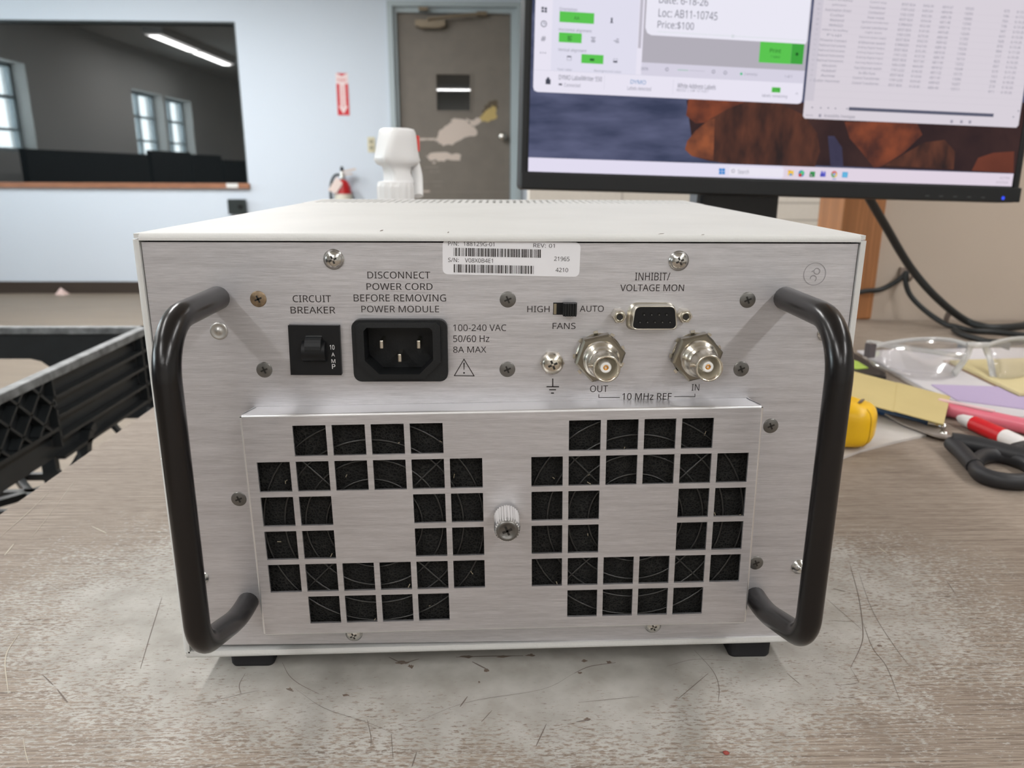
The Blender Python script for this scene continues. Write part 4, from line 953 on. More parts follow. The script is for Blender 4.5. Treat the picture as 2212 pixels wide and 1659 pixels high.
for x, y in ((1226, 542), (1588, 560), (1680, 568)): lw_.disc(*z7(x, y), 3.6, (128, 128, 144), .0005); lw_.disc(*z7(x, y), 2.4, (214, 210, 226), .0006)
lw_.prect(*z7(738, 585), *z7(741, 700), (210, 208, 222), .0003); lw_.prect(*z7(1272, 620), *z7(1275, 735), (210, 208, 222), .0003)
lw_.rect(sq(*z7(1150, 245))[0], sq(1550, 77)[1], B1-.006, sq(1550, 76.4)[1], (196, 214, 206), .0004)
lw_.disc(*z7(1740, 284), 2.6, (170, 190, 182), .0005); lw_.disc(*z7(1740, 284), 1.8, (232, 230, 242), .0006)
lw_.build('label_window', screen)
rw = SL(.0010); ru0, ru1, rv0 = .5312, .9931, .2026
rw.poly([(ru0+.004, rv0), (ru1-.004, rv0), (ru1, rv0+.008), (ru1, 1), (ru0, 1), (ru0, rv0+.008)], (216, 209, 218))
rw.rect(ru0+.0004, sq(*z8(420, 790))[1], sq(*z8(415, 400))[0], 1, (205, 199, 210), .0001)
for k in range(14): rw.rect(ru0+.0004, sq(*z8(800, 60+k*55))[1], ru1-.0004, sq(*z8(800, 58+k*55))[1], (206, 199, 209), .0001)
mk_ = ['Allen bradley', 'Johnson', 'Automation Direct', 'Cutler', 'Wieland', 'WAGO', 'Allen bradley', 'Fuji', 'Phoenix Contact', 'National Instruments', 'National Instruments', 'National Instruments', 'National Instruments', 'Mitsubishi', 'Hubbell', 'Acme', 'Cutler-Hammer']
ds_ = ['Control relay', 'Transformer', 'Contactor', 'Power module', 'Ignition transformer', 'Current transformer', 'Light stack', 'Electronic power supply', '8 Ethernet switch', 'Sinking Digital Output', 'Sinking Digital Output', 'Sinking Digital Input', 'Sourcing Digital Output', 'Fast Ethernet switch', 'Ex-Blo Fuse', 'Control Transformer', 'Control Transformer']
rg = random.Random(11)
cw = [(0, .0), (1, 0)]
for i in range(17):
    Y = 22+i*39.6
    sh = i*-6.0
    col = (132, 130, 146)
    cols_ = [(580+sh-.3*i, 205 if len(mk_[i]) > 12 else 110, mk_[i]), (880+sh*1.05, 210 if len(ds_[i]) > 14 else 130, ds_[i]), (1115+sh*1.1, 105, rg.choice(('2198-H040', '1747-L532', '100-C09', '855T-B24', 'CRM20'))),
             (1270+sh*1.15, 80, '$%d.00' % rg.randrange(20, 400)), (1420+sh*1.2, 84, 'AB%d-%d' % (rg.randrange(9, 12), rg.randrange(10, 99))), (1590+sh*1.2, 66, '%d' % rg.randrange(10000, 19999)),
             (1880+sh*1.3, 44, '%d' % rg.randrange(100, 999)), (2000+sh*1.3, 84, '6-%d-26' % rg.randrange(10, 19))]
    for X, w_, t_ in cols_:
        sl = (X-880)*.066
        x0, y0 = z8(X-w_/2, Y+sl-9); x1, y1 = z8(X+w_/2, Y+sl+12)
        if sq(x1, y0)[0] < ru1-.002: rw.ptext(t_, (x0, y0, x1, y1), col)
    x0, y0 = z8(425+sh*.75-10, Y-30-8); x1, y1 = z8(425+sh*.75+10, Y-30+8); rw.ptext('%d' % (i+4), (x0, y0, x1, y1), (176, 172, 184))
a = sq(*z8(650, 848)); b = sq(*z8(1776, 900)); vm = (a[1]+b[1])/2
rw.rect(a[0], vm-.0055, b[0], vm+.0055, (92, 94, 112), .0002)
rw.ptext('Accessibility: Investigate', (*z8(455, 893), *z8(697, 926)), (116, 114, 130)); rw.ptext('Ready', (*z8(318, 890), *z8(372, 910)), (156, 152, 166))
for X, Y in ((425, 902), (1450, 948), (1526, 950), (1592, 952)): rw.prect(*z8(X-10, Y-12), *z8(X+10, Y+12), (160, 156, 170), .0002)
for X, Y in ((365, 838), (432, 842), (490, 842), (546, 846), (636, 848), (1970, 866), (1930, 912)): rw.prect(*z8(X-5, Y-5), *z8(X+5, Y+5), (130, 128, 144), .0002)
rw.build('spreadsheet_window', screen)
tk = SL(.0005); tk.rect(0, 0, 1, .0444, (226, 221, 240)); tk.rect(.5, 0, 1, .0444, (224, 212, 226), .0001)
wc = (1559, 370.2)
for dx in (-3.4, 3.4):
    for dy in (-3.4, 3.4): tk.prect(wc[0]+dx-3, wc[1]+dy-3, wc[0]+dx+3, wc[1]+dy+3, (44, 132, 206), .0002)
tk.prect(1575, 362, 1692, 381, (234, 230, 242), .0002); tk.ptext('Search', (1593, 366, 1617, 376), (128, 128, 144), .0004)
tk.disc(1583, 369.5, 3.6, (110, 112, 126), .0003); tk.disc(1583, 369.5, 2.6, (234, 230, 242), .0004)
ic8 = [(200, 1350), (283, 1352), (367, 1358), (450, 1358), (538, 1358), (622, 1362)]
P8 = [z8(*q) for q in ic8]
x, y = P8[0]; tk.prect(x-6, y-5.5, x+6, y+5, (240, 196, 76), .0002); tk.prect(x-6, y-6.5, x, y-4, (226, 166, 50), .0003); tk.prect(x-3, y+1, x+3, y+5, (80, 150, 214), .0003)
x, y = P8[1]; tk.disc(x, y, 6.5, (40, 130, 190), .0002); tk.disc(x+1.5, y-1.5, 4.2, (90, 196, 130), .0003); tk.disc(x-3, y+3.5, 3.6, (196, 62, 60), .0004)
x, y = P8[2]; tk.prect(x-5, y-6, x+6, y+6, (60, 150, 84), .0002); tk.prect(x-6, y-1.5, x+1.5, y+5.5, (30, 92, 54), .0003); tk.ptext('x', (x-4.5, y, x, y+4), (230, 236, 232), .0005)
x, y = P8[3]; tk.prect(x-4.5, y-3, x+6, y+5.5, (96, 98, 196), .0002); tk.disc(x-2, y-4.5, 2.5, (110, 112, 206), .0003); tk.disc(x+4, y-4.5, 2, (110, 112, 206), .0003); tk.prect(x-6, y-1.5, x+1, y+5, (74, 78, 180), .0003)
x, y = P8[4]; tk.disc(x, y, 6.5, (206, 84, 66), .0002); u, v = sq(x, y); r_ = sq(x+6.5, y)[0]-u
for a0, a1, c in ((-.5, 1.6, (228, 190, 70)), (-2.6, -.5, (84, 160, 92))):
    pass
tk.poly([(u, v)]+[(u+r_*math.cos(t), v+r_*SWD/SHT*math.sin(t)) for t in [-1.3+k*.2 for k in range(10)]], (228, 190, 70), .0003)
tk.poly([(u, v)]+[(u+r_*math.cos(t), v+r_*SWD/SHT*math.sin(t)) for t in [-3.5+k*.22 for k in range(11)]], (84, 160, 92), .0004)
tk.disc(x, y, 3.0, (230, 226, 238), .0005); tk.disc(x, y, 2.2, (70, 130, 210), .0006); tk.prect(x-4, y+10, x+4, y+11.4, (60, 120, 190), .0003)
x, y = P8[5]; tk.prect(x-6, y-6, x+6, y+6, (72, 166, 214), .0002)
for q in (-3, 0, 3): tk.prect(x-4.5, y+q-.5, x+4.5, y+q+.5, (140, 206, 236), .0003)
tk.ptext('4:27 PM', (*z8(1828, 1378), *z8(1900, 1396)), (160, 150, 164), .0003); tk.ptext('6/18/2026', (*z8(1800, 1412), *z8(1892, 1430)), (160, 150, 164), .0003)
tk.build('taskbar', screen)

# ------------------------------------------------------------------ cables behind the right side
CAB = mat('black_cable', (.016, .018, .018), .5)
def wallpts(l): return [hit(x, y, (0, d, 0), (0, 1, 0)) for x, y, d in l]
P = wallpts([(1862, 395, .60), (1880, 432, .62), (1915, 492, .66), (1965, 575, .70), (2020, 640, .71)]) + [tab(2082, 690, .012), tab(2128, 706, .0055), tab(2170, 707, .005), tab(2230, 700, .005), tab(2330, 680, .005)]
tag(MB().tube(spline(P), .0050, 12).build('power_cable', CAB), 'thick black cable running down from the monitor to the table', 'cable')
P = wallpts([(1820, 640, .775), (1868, 629, .785), (1900, 626, .79), (1930, 612, .79), (1952, 596, .789), (1958, 590, .786), (1957, 612, .784), (1968, 640, .78), (2000, 672, .765)]) + [tab(2040, 699, .006), tab(2065, 706, .0045), tab(2100, 714, .0042), tab(2150, 717, .0042), tab(2212, 724, .0042), tab(2300, 735, .0042)]
tag(MB().tube(spline(P), .0036, 12).build('network_cable', CAB), 'thinner black cable hung over a small wall hook beside the wooden trim', 'cable')
P = [tab(2060, 712, .0046), tab(2078, 722, .0042), tab(2105, 730, .0042), tab(2140, 738, .0042), tab(2200, 738, .0042), tab(2330, 730, .0042)]
tag(MB().tube(spline(P), .0036, 12).build('short_cable', CAB), 'black cable end lying on the table behind the safety glasses', 'cable')
h_ = hit(1958, 588, (0, .795, 0), (0, 1, 0))
GREYC = mat('grey_cable_clip', srgb(132, 118, 108), .5)
ck = thing('cable_hook', (h_.x, YP+.006, h_.z), 'small grey hook on the beige wall holding up a cable', 'hook')
MB().box((h_.x-.006, YP, h_.z-.012), (h_.x+.006, YP+.006, h_.z+.006)).build('back_plate', GREYC, ck, .001)
MB().tube(spline([(h_.x, YP, h_.z-.008), (h_.x, YP-.014, h_.z-.010), (h_.x, YP-.022, h_.z-.002), (h_.x, YP-.020, h_.z+.008)], 5), .0025, 8).build('hook_arm', GREYC, ck)
q = tab(2052, 700, .0); 
ct = MB(); ct.tube(spline([q+V3((-.004, .004, .001)), q+V3((-.004, .003, .009)), q+V3((-.001, .002, .016)), q+V3((.007, 0, .0155)), q+V3((.013, 0, .010))], 5), [.003+.0012*math.sin(pi*k/20) for k in range(20)] + [.0016], 10)
tag(ct.build('cable_tie_hook', mat('brown_grey_clip', srgb(108, 96, 88), .6)), 'grey hooked cable clip standing up where the two cables meet', 'clip')

# ------------------------------------------------------------------ spray bottle behind the unit
sb = V3((back(855, 420, .42).x, .42, 0))
WPL = mat('white_bottle_plastic', (.80, .80, .80), .35, spec=.5)
bt = thing('spray_bottle', (sb.x, sb.y, 0), 'white trigger spray bottle standing behind the instrument', 'spray bottle')
Z = lambda py: back(855, py, .42).z
X = lambda px: back(px, 350, .42).x
zc0, zc1 = Z(436), Z(393)
MB().lathe((sb.x, sb.y, 0), (0, 0, 1), [(.036, 0), (.039, .004), (.039, .10), (.036, .125), (.022, .150), (.015, .158), (.0145, zc0)], 32).build('bottle_body', WPL, bt)
cr_ = (X(893)-X(812))/2; ccx = (X(893)+X(812))/2
n = 64; R1 = []
for z, k in ((zc0-.012, 1), (zc1-.004, 1), (zc1, .93), (zc1+.001, .6)):
    R1.append([V3((ccx+(cr_*k*(1 if (i//2) % 2 else .965 if k == 1 else 1))*math.cos(2*pi*i/n), sb.y+(cr_*k*(1 if (i//2) % 2 else .965 if k == 1 else 1))*math.sin(2*pi*i/n), z)) for i in range(n)])
MB().rings(R1, 0, True, False).build('ribbed_collar', WPL, bt)
hd = MB(); rs_ = []
for py, xl, xr, xrd, f0, dep in ((394, 822, 893, 856, -.013, .016), (372, 822, 886, 855, -.012, .018), (360, 820, 888, 846, -.013, .022), (355, 808, 902, 840, -.017, .034), (346, 800.5, 907, 838, -.020, .042), (337, 802, 904, 840, -.020, .044),
                                 (322, 806, 901.5, 843, -.019, .045), (300, 810.5, 900, 850, -.017, .044), (284, 814, 898, 856, -.015, .042), (278, 817, 895, 858, -.012, .040), (276, 824, 886, 858, -.007, .034)):
    z = Z(py); pts = [(X(xl), sb.y+.008), (X(xrd), sb.y+f0), (X(xr), sb.y+.004), (X(xr)-.003, sb.y+dep), (X(xl)+.004, sb.y+dep)]
    for _ in range(3):      # corner cutting rounds the outline, least at the ridge
        q_ = []
        for k in range(len(pts)):
            (ax, ay), (bx_, by_) = pts[k], pts[(k+1) % len(pts)]
            q_ += [(ax*.84+bx_*.16, ay*.84+by_*.16), (ax*.16+bx_*.84, ay*.16+by_*.84)]
        pts = q_
    rs_.append([V3((a, b, z)) for a, b in pts])
hd.rings(rs_, 0, True, True).build('sprayer_head', WPL, bt)
hx_ = X(893)
MB().tube(spline([V3((X(890), sb.y+.022, Z(352))), V3((X(896), sb.y+.020, Z(378))), V3((X(898), sb.y+.014, Z(404))), V3((X(899), sb.y+.008, Z(424)))], 5), .0048, 10, flat=.7).build('trigger', WPL, bt)
MB().obox((X(895.5), sb.y+.026, Z(308)), (.0024, .005, .0070)).build('nozzle', mat('red_nozzle', srgb(226, 72, 66), .4), bt, .001)

# ------------------------------------------------------------------ black crate at the left
CR = mat('black_crate_plastic', (.018, .021, .023), .42, var=.15, vscale=40)
CRL = mat('scuffed_crate_rim', (.16, .17, .175), .5, var=.5, vscale=60)
cx1, cx0, cy1, cy0, ct_, cb_ = -.470, -.900, .762, .262, .0, -.225
crate = thing('crate', ((cx0+cx1)/2, (cy0+cy1)/2, cb_), 'black plastic crate with lattice sides left of the table edge', 'crate')
rim = MB(); w = .012
rim.box((cx1-w, cy0, -.010), (cx1+.001, cy1, ct_)); rim.box((cx0, cy0, -.010), (cx0+w, cy1, ct_)); rim.box((cx0, cy1-w, -.010), (cx1, cy1, ct_)); rim.box((cx0, cy0, -.010), (cx1, cy0+w, ct_))
rim.build('rim', CRL, crate, .0015)
def lside(P0, dirv, nrm, Ln, name):
    """one long wall: corner columns, ribbed panels, a diagonal lattice field, legs and arches below"""
    m_ = MB(); P0 = V3(P0); d = V3(dirv); n_ = V3(nrm); up = V3((0, 0, 1))
    H = ct_-cb_
    def bar(a, b, t=.0035, dep=.010, off=0):
        A = P0 + d*a[0] + up*a[1]; B = P0 + d*b[0] + up*b[1]; L_ = (B-A)
        m_.obox((A+B)/2 - n_*(dep/2+off), (L_.length/2, dep/2, t/2), (L_.normalized(), n_, L_.normalized().cross(n_)))
    lat0, lat1 = .5*Ln-.145, .5*Ln+.005
    m_.obox(P0+d*Ln/2-up*.053-n_*.0125, (Ln/2, .0012, .045), (d, n_, up))      # recessed web of the band
    for t_ in (0, .03, Ln-.03, Ln, lat0, lat1): bar((t_, -.008), (t_, -.102 if t_ not in (lat0, lat1) else -.085), .003)
    for z in (-.030, -.052, -.076, -.098):
        bar((lat1, z), (Ln, z)); bar((0, z), (lat0, z))
    for k in range(-1, 5):
        x = lat0 + .0375*k
        for s_ in (1, -1):
            a = max(lat0, min(lat1, x)); pts = []
            x0, x1 = (x, x+.06) if s_ == 1 else (x+.06, x)
            z0, z1 = -.008, -.062
            def cl(xx): return z0+(z1-z0)*((xx-x0)/(x1-x0))
            xa, xb = max(lat0, min(x0, x1)), min(lat1, max(x0, x1))
            if xb-xa > .004: bar((xa, cl(xa)), (xb, cl(xb)), .0028)
    bar((lat0, -.064), (lat1, -.064), .004)
    for x in (0.012, lat0-.03, lat1+.045, Ln-.012):                          # legs down to the floor grid
        arch = [(x+.028*(1-math.sin(q)), -.085-(.055)*(1-math.cos(q))) for q in (0, .4, .8, 1.2, 1.57)]
        for a, b in zip(arch, arch[1:]): bar(a, b, .010, .012)
        bar((x, -.12), (x-.012, -H+.006), .014, .012)
    for z in (-.150,): bar((0, z-.02), (Ln, z-.02), .006, .008)
    bar((0, -H+.005), (Ln, -H+.005), .010, .012)
    for k in range(int(Ln/.075)):                                            # open star lattice low on the wall
        x = .02+k*.075
        if x+.075 < Ln: bar((x, -H+.01), (x+.07, -.165), .006, .008); bar((x+.07, -H+.01), (x, -.165), .006, .008)
    return m_.build(name, CR, crate)
lside((cx1, cy0, ct_), (0, 1, 0), (1, 0, 0), cy1-cy0, 'long_wall')
lside((cx0, cy1, ct_), (0, -1, 0), (-1, 0, 0), cy1-cy0, 'long_wall')
for y, n_ in ((cy1, 1), (cy0, -1)):
    m_ = MB(); y0, y1 = (y-.010, y-.006) if n_ > 0 else (y+.006, y+.010); hx0, hx1 = -.76, -.632
    m_.box((cx0+.004, y0, -.044), (cx1-.004, y1, -.004)); m_.box((cx0+.004, y0, -.130), (hx0-.03, y1, -.044)); m_.box((hx1+.03, y0, -.130), (cx1-.004, y1, -.044))
    for s_ in (-1, 1):
        ex_ = hx0-.03 if s_ < 0 else hx1+.03
        ps_ = [(ex_, -.044), (ex_-s_*.030, -.044)] + [(ex_-s_*.030*(1-math.sin(q)), -.074+.030*math.cos(q)) for q in (.5, .9, 1.57)]
        m_.prism([V3((x, y0, z)) for x, z in ps_], (0, y1-y0, 0))
    m_.box((hx0-.03, y0, -.130), (hx1+.03, y1, -.105))
    for x in (cx0+.01, -.76, -.63, cx1-.01): m_.box((x-.01, y0-.003, cb_), (x+.01, y1+.003, -.10))
    for k in range(6):
        x = cx0+.02+k*.068; A, B = V3((x, y0, cb_+.01)), V3((x+.06, y0, -.13))
        for a_, b_ in ((A, B), (V3((x+.06, y0, cb_+.01)), V3((x, y0, -.13)))):
            L_ = b_-a_; m_.obox((a_+b_)/2, (L_.length/2, .004, .003), (L_.normalized(), (0, 1, 0), L_.normalized().cross(V3((0, 1, 0)))))
    m_.build('end_wall', CR, crate)
fl = MB(); st = .115; hb = .008
def fbar(a, b, w_=.010):
    A = V3((*a, cb_+.005)); B = V3((*b, cb_+.005)); L_ = B-A; fl.obox((A+B)/2, (L_.length/2, w_/2, .005), (L_.normalized(), L_.normalized().cross(V3((0, 0, -1))), (0, 0, 1)))
nx, ny = 4, 4; sxs, sys_ = (cx1-cx0)/nx, (cy1-cy0)/ny
for i in range(nx):
    for j in range(ny):
        x, y = cx0+i*sxs, cy0+j*sys_; m2 = (x+sxs/2, y+sys_/2)
        fbar((x, y), (x+sxs, y+sys_)); fbar((x+sxs, y), (x, y+sys_)); fbar((x, m2[1]), (x+sxs, m2[1]))
for j in range(ny+1): fbar((cx0, cy0+j*sys_), (cx1, cy0+j*sys_), .008)
for i in range(nx+1): fbar((cx0+i*sxs, cy0), (cx0+i*sxs, cy1), .008)
fl.build('base_grid', CR, crate)
cst = thing('crate_stand', ((cx0+cx1)/2, (cy0+cy1)/2, FLOOR_Z), 'open black frame stand carrying the plastic crate beside the table', 'stand')
for x in (cx0+.01, cx1-.01): MB().box((x-.012, cy0, cb_-.025), (x+.012, cy1, cb_)).build('rail', BLACKPL, cst)
for x in (cx0+.01, cx1-.01):
    for y in (cy0+.015, cy1-.015): MB().box((x-.012, y-.012, FLOOR_Z), (x+.012, y+.012, cb_-.025)).build('leg', BLACKPL, cst)

# ------------------------------------------------------------------ clutter on the right
def slab(pts, z0, z1): return MB().prism([V3((x, y, z0)) for x, y in pts], (0, 0, z1-z0))
PAPER = mat('white_paper', srgb(206, 202, 204), .7, var=.03, vscale=30)
tag(slab([(.20, .205), (.258, .2485), (.277, .262), (.313, .281), (.348, .297), (.352, .390), (.27, .415), (.19, .36)], 0, .002).build('paper_sheet', mat('grubby_paper', srgb(192, 187, 182), .7, var=.06, vscale=40)), 'white paper sheet under the yellow tape measure', 'paper')
BK = mat('black_notebook_cover', srgb(48, 44, 42), .5)
tag(slab([(.37, .500), (.389, .482), (.404, .4735), (.410, .487), (.419, .580), (.377, .590)], 0, .0035).build('notebook', BK, bevel=.001), 'dark flat notebook poking out under the white papers', 'notebook')
tag(slab([(.375, .525), (.3855, .5015), (.4005, .5055), (.402, .535), (.38, .56)], .0036, .0045).build('green_note', mat('lime_note', srgb(178, 206, 92), .7)), 'lime green sticky note corner on the dark notebook', 'sticky note')
stk = thing('paper_pile', (.52, .46, 0), 'loose pile of white papers under the safety glasses', 'papers')
slab([(.4265, .572), (.418, .4245), (.4195, .385), (.4165, .377), (.4345, .335), (.441, .3295), (.4525, .332), (.66, .47), (.70, .585), (.62, .594)], .0, .0034).build('lower_sheets', mat('paper_edge', srgb(206, 198, 190), .8), stk)
slab([(.4250, .5835), (.4162, .4245), (.4195, .386), (.436, .337), (.4535, .334), (.66, .47), (.70, .588), (.62, .597)], .0036, .0052).build('top_sheet', PAPER, stk)
for z in (1,):
    pr_ = MB(); rg = random.Random(4)
    for k in range(9):
        y = .555-k*.013; x0 = .445+.002*k
        pr_.add([V3((x0, y, .00535)), V3((x0+.055, y+.004, .00535)), V3((x0+.055, y+.0046, .00535)), V3((x0, y+.0006, .00535))], [(0, 1, 2, 3)])
    pr_.build('faint_lines', mat('faint_print', srgb(204, 200, 202), .8), stk)
tag(slab([(.4275, .432), (.512, .4205), (.545, .385), (.466, .352), (.4215, .3795)], .0054, .0063).build('purple_note', mat('lilac_paper', srgb(182, 166, 198), .75)), 'lilac note lying on the front of the white papers', 'sticky note')
yp = thing('yellow_pad', (.54, .46, .0054), 'pale yellow notepad with brown backing under the right lens of the safety glasses', 'notepad')
slab([(.4965, .5185), (.487, .391), (.62, .375), (.64, .533)], .0064, .0094).build('sheets', mat('pale_yellow_paper', srgb(210, 196, 150), .75, var=.05, vscale=20), yp)
slab([(.4955, .530), (.486, .390), (.62, .373), (.645, .546)], .0052, .0063).build('backing', mat('brown_card', srgb(150, 120, 100), .8), yp)
# yellow tape measure
tm = thing('tape_measure', (.286, .310, .002), 'yellow tape measure beside the right handle', 'tape measure')
TC = V3((.2630, .2835, .0200)); rs_ = []; YEL = mat('yellow_tape_case', srgb(236, 186, 28), .35)
AXT = V3((.80, -.60, 0)); AYT = V3((.60, .80, 0))
for k in range(13):
    t = -1+2*k/12; ex_ = (1-abs(t)**4.0)**(1/4.0) if abs(t) < 1 else .02; ex_ = max(ex_, .5 if abs(t) == 1 else .05); r_ = []
    for i in range(32):
        a = 2*pi*i/32; ca, sa = math.cos(a), math.sin(a)
        x_ = math.copysign(abs(ca)**.68, ca)*.031*ex_; y_ = math.copysign(abs(sa)**.68, sa)*.0205*ex_
        r_.append(TC + AXT*x_ + AYT*y_ + V3((0, 0, .0180*t)))
    rs_.append(r_)
MB().rings(rs_, 0, True, True).build('case', YEL, tm)
OCH = mat('ochre_seam', srgb(176, 132, 24), .5)
for i_ in (30,):
    MB().tube([r_[i_]+V3((0, -.0001, 0)) for r_ in rs_[1:-1]], .00035, 6).build('case_seam', OCH, tm)
hk = MB(); hp = hit(1847, 871, TC, AYT)
hk.obox(hp, (.006, .005, .0006), ((.8, -.6, .55), AYT, (-.4, .3, .8))); hk.obox(hp+V3((-.006, .004, -.004)), (.008, .006, .0006), (AXT, AYT, (0, 0, 1)))
hk.build('end_hook', mat('tape_hook_steel', srgb(140, 126, 112), .35, .8), tm)
# folded sticky strip standing over the pen and scissors
nz = [.0245, .0125, .0125, .0215]
npx = [(1836, 800), (2053, 857), (2038, 917), (1836, 862)]
Q = [tab(*npx[i], nz[i]) for i in range(4)]
Q[0] = Q[0] + (Q[0]-Q[1])*.15; Q[3] = Q[3] + (Q[3]-Q[2])*.15
nt_ = MB(); mA = Q[0].lerp(Q[1], .55); mB_ = Q[3].lerp(Q[2], .55); dn = V3((0, 0, -.0009))
nt_.prism([Q[0], mA, mB_, Q[3]], dn, 0); nt_.prism([mA+V3((0, 0, .0004)), Q[1]+V3((0, 0, .0004)), Q[2]+V3((0, 0, .0004)), mB_+V3((0, 0, .0004))], dn, 0)
tag(nt_.build('sticky_note_strip', mat('cream_sticky_paper', srgb(196, 178, 124), .75, var=.03, vscale=30)), 'long cream-yellow sticky note strip lying over the pen and scissors', 'sticky note')
# blue pen
bp_ = thing('ballpoint_pen', (.355, .318, .004), 'dark blue pen with silver tip under the cream sticky note', 'pen')
a, b = V3((.318, .372, .0068)), tab(2036, 921, .0068); dv = (b-a).normalized()
MB().cyl(a, b-dv*.010, .0042, n=14).build('barrel', mat('blue_pen_plastic', srgb(22, 62, 104), .3), bp_)
MB().lathe(b-dv*.010, dv, [(.0042, 0), (.0034, .004), (.0020, .008), (.0030, .010), (.0030, .012), (0, .0135)], 14).build('tip', STEEL, bp_)
# scissors
SCB = mat('scissor_steel', srgb(150, 142, 136), .45, .25); SCH = mat('black_scissor_handle', (.018, .018, .020), .5)
sc2 = thing('scissors', (.356, .27, 0), 'open scissors with black plastic handles and grey blades', 'scissors')
pv = V3((.3535, .2800, 0))
MB().prism([V3((.3338, .3480, .0052)), V3((.3375, .3160, .0038)), V3((.3475, .2870, .0038)), V3((.3560, .2790, .0042)), V3((.3600, .2900, .0045)), V3((.3480, .3210, .0050))], (0, 0, .0016)).build('blade', SCB, sc2)
MB().prism([V3((.3500, .3560, .0030)), V3((.3480, .3200, .0022)), V3((.3520, .2860, .0022)), V3((.3640, .2810, .0022)), V3((.3600, .3200, .0022))], (0, 0, .0014)).build('blade', SCB, sc2)
def loop(c, a, b, an, n=28): return [V3((c[0]+a*math.cos(t)*math.cos(an)-b*math.sin(t)*math.sin(an), c[1]+a*math.cos(t)*math.sin(an)+b*math.sin(t)*math.cos(an), c[2])) for t in [2*pi*k/n for k in range(n)]]
def onz(l, z): return [tab(x, y, z) for x, y in l]
ha = MB(); RG = onz(((2104, 1003), (2120, 988), (2150, 983), (2188, 990), (2222, 1004), (2238, 1022), (2222, 1038), (2185, 1040), (2145, 1034), (2115, 1022)), .0062)
lp2 = spline(RG + RG[:1], 4)[:-1]
ha.tube(lp2, .0052, 12, closed=True, flat=1.1, flatdir=(0, 0, 1))
ha.tube(spline(onz(((2056, 958), (2074, 973), (2092, 992), (2106, 1008)), .0068), 5), .0060, 12, flat=.95, flatdir=(0, 0, 1))
ha.build('handle', SCH, sc2)
hb_ = MB(); hb_.tube(spline(onz(((2056, 953), (2085, 957), (2128, 966), (2170, 977), (2215, 987), (2270, 996), (2310, 990)), .0085), 5), .0072, 12, flat=.95, flatdir=(0, 0, 1))
lp2 = spline(onz(((2180, 976), (2225, 966), (2275, 966), (2318, 978), (2320, 994), (2285, 1000), (2230, 992)), .0080), 4)[:-1]
hb_.tube(lp2, .0052, 12, closed=True, flat=1.1, flatdir=(0, 0, 1))
hb_.build('handle', SCH, sc2)
MB().lathe((.3575, .2895, .0060), (0, 0, 1), [(.0034, 0), (.0030, .0012), (0, .0016)], 16).build('pivot', STEEL, sc2)
# markers
pk = thing('pink_marker', (.42, .32, 0), 'translucent pink marker beside the white papers', 'marker')
a, b = tab(2046, 884, .0068), tab(2300, 940, .0068); dv = (b-a).normalized()
MB().cyl(a, b, .0066, n=18).build('barrel', mat('pink_plastic', srgb(214, 112, 128), .3), pk)
cp = MB(); cp.obox(a.lerp(b, .16)+V3((0, 0, .0072)), (.022, .0022, .0006), (dv, dv.cross(V3((0, 0, -1))), (0, 0, 1))); cp.build('pale_clip', mat('pale_pink', srgb(226, 190, 194), .4), pk)
rk = thing('red_marker', (.405, .29, 0), 'red and white marker in front of the pink one', 'marker')
a, b, c_, d_ = tab(2070, 902, .0062), tab(2104, 915, .0062), tab(2170, 944, .0062), tab(2290, 1002, .0062); dv = (c_-b).normalized()
MB().lathe(a, b-a, [(.0022, 0), (.0042, .004), (.0060, (b-a).length)], 18).build('white_nib_end', mat('white_marker_plastic', srgb(230, 226, 224), .35), rk)
MB().cyl(b, c_, .0064, n=18).build('red_grip', mat('red_marker_plastic', srgb(204, 26, 34), .35), rk)
MB().cyl(c_, d_, .0064, n=18).build('white_barrel', MATS['white_marker_plastic'], rk)
# safety glasses
gl = thing('safety_glasses', (.50, .48, .006), 'clear plastic safety glasses lying on the white papers', 'safety glasses')
def arc2(p, q, r, n=14): return spline([p, q, r], n)
def lens(top, bot, name):
    A = spline([V3(t) for t in top], 6); B = spline([V3(t) for t in bot], 6); n = min(len(A), len(B)); vs_ = []; fs = []
    rows_ = 6
    for k in range(rows_+1):
        t = k/rows_
        for i in range(n):
            p = A[i].lerp(B[i], t); bul = math.sin(pi*t)*.004; vs_.append(p+V3((0, -bul, bul*.5)))
    for k in range(rows_):
        for i in range(n-1): fs.append((k*n+i, k*n+i+1, (k+1)*n+i+1, (k+1)*n+i))
    m_ = MB(); m_.add(vs_, fs, 0, True); o = m_.build(name, LENS, gl)
    s_ = o.modifiers.new('solid', 'SOLIDIFY'); s_.thickness = .0014
    return A, B
tz = .036; bz = .0075
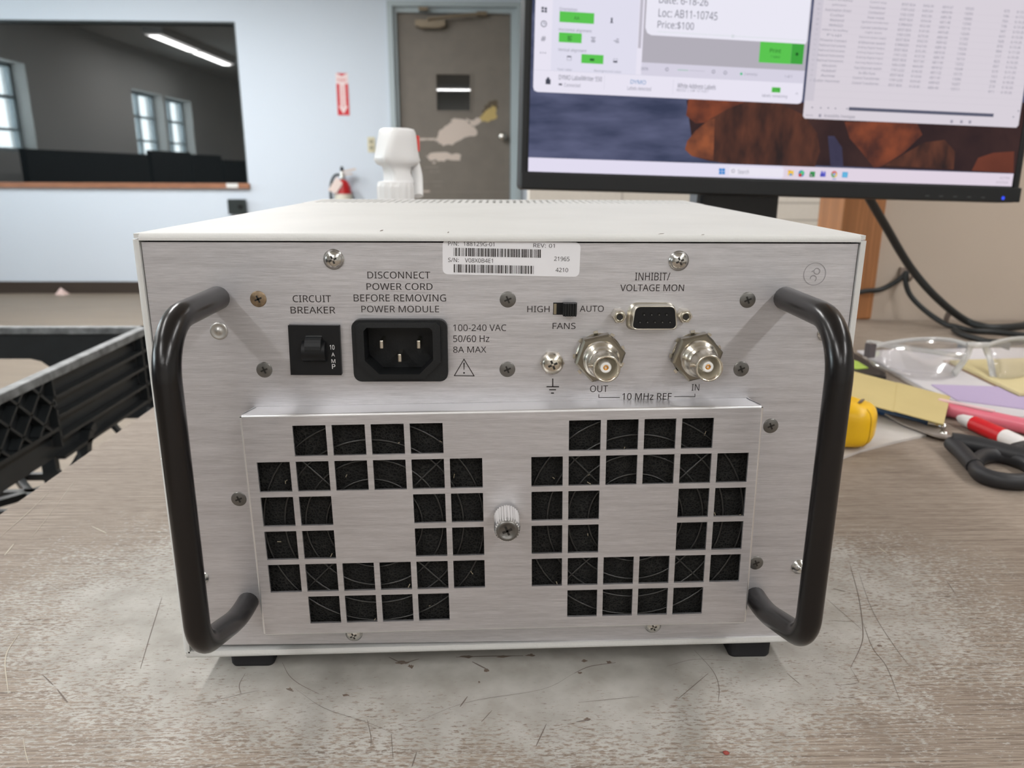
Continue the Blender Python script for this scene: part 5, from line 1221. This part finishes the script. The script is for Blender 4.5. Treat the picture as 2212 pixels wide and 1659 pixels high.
TT = [tab(x, y, tz) for x, y in ((1889, 748), (1920, 741), (1960, 735), (2010, 732), (2055, 735), (2090, 744))]
BB = [tab(x, y, bz) for x, y in ((1872, 768), (1885, 790), (1930, 808), (1990, 817), (2045, 817), (2072, 802))]
lens(TT, BB, 'lens')
T2 = [tab(x, y, tz) for x, y in ((2134, 745), (2165, 736), (2200, 731), (2240, 733), (2290, 745))]
B2 = [tab(x, y, .0105) for x, y in ((2140, 802), (2160, 818), (2205, 815), (2260, 800), (2310, 780))]
lens(T2, B2, 'lens')
br = MB(); br.tube(spline(TT, 6), .0022, 10); br.tube(spline(T2, 6), .0022, 10)
br.tube(spline([TT[-1], tab(2112, 745, tz), T2[0]], 6), .0030, 10)
br.build('brow_frame', CLEARFR, gl)
ns = MB()
for e0, e1, e2 in (((2096, 748), (2085, 775), (2060, 808)), ((2128, 748), (2138, 775), (2146, 815))):
    ns.tube(spline([tab(*e0, tz-.003), tab(*e1, .020), tab(*e2, .0095)], 6), .0036, 10, flat=.4)
ns.build('nose_pad', CLEARFR, gl)
tm_ = MB(); tm_.tube(spline([TT[0], TT[0]+V3((.012, .035, -.004)), TT[0]+V3((.060, .055, -.014)), TT[0]+V3((.13, .055, -.024))], 6), .0030, 10, flat=.6)
tm_.build('temple_arm', CLEARFR, gl)
ti = MB(); e = TT[0]; ti.obox(e+V3((-.0045, -.001, -.004)), (.0035, .004, .007), ((1, .3, 0), (-.3, 1, 0), (0, 0, 1))); ti.build('hinge_end', mat('dark_hinge', srgb(84, 78, 80), .4), gl)
dk = MB()  # first patch is a painted bluish reflection, second is plain dark grey
for pts in ([(2071, 744), (2088, 744), (2087, 752), (2070, 753)], [(2138, 742), (2184, 740), (2180, 757), (2160, 750), (2136, 750)]):
    dk.prism([hit(x, y, (0, TT[3].y+.008, 0), (0, 1, 0)) for x, y in pts], (0, .002, 0))
dk.build('reflection_grey_patch', mat('grey_blue_patch', srgb(112, 116, 124), .3), gl)
bpy.context.view_layer.update()
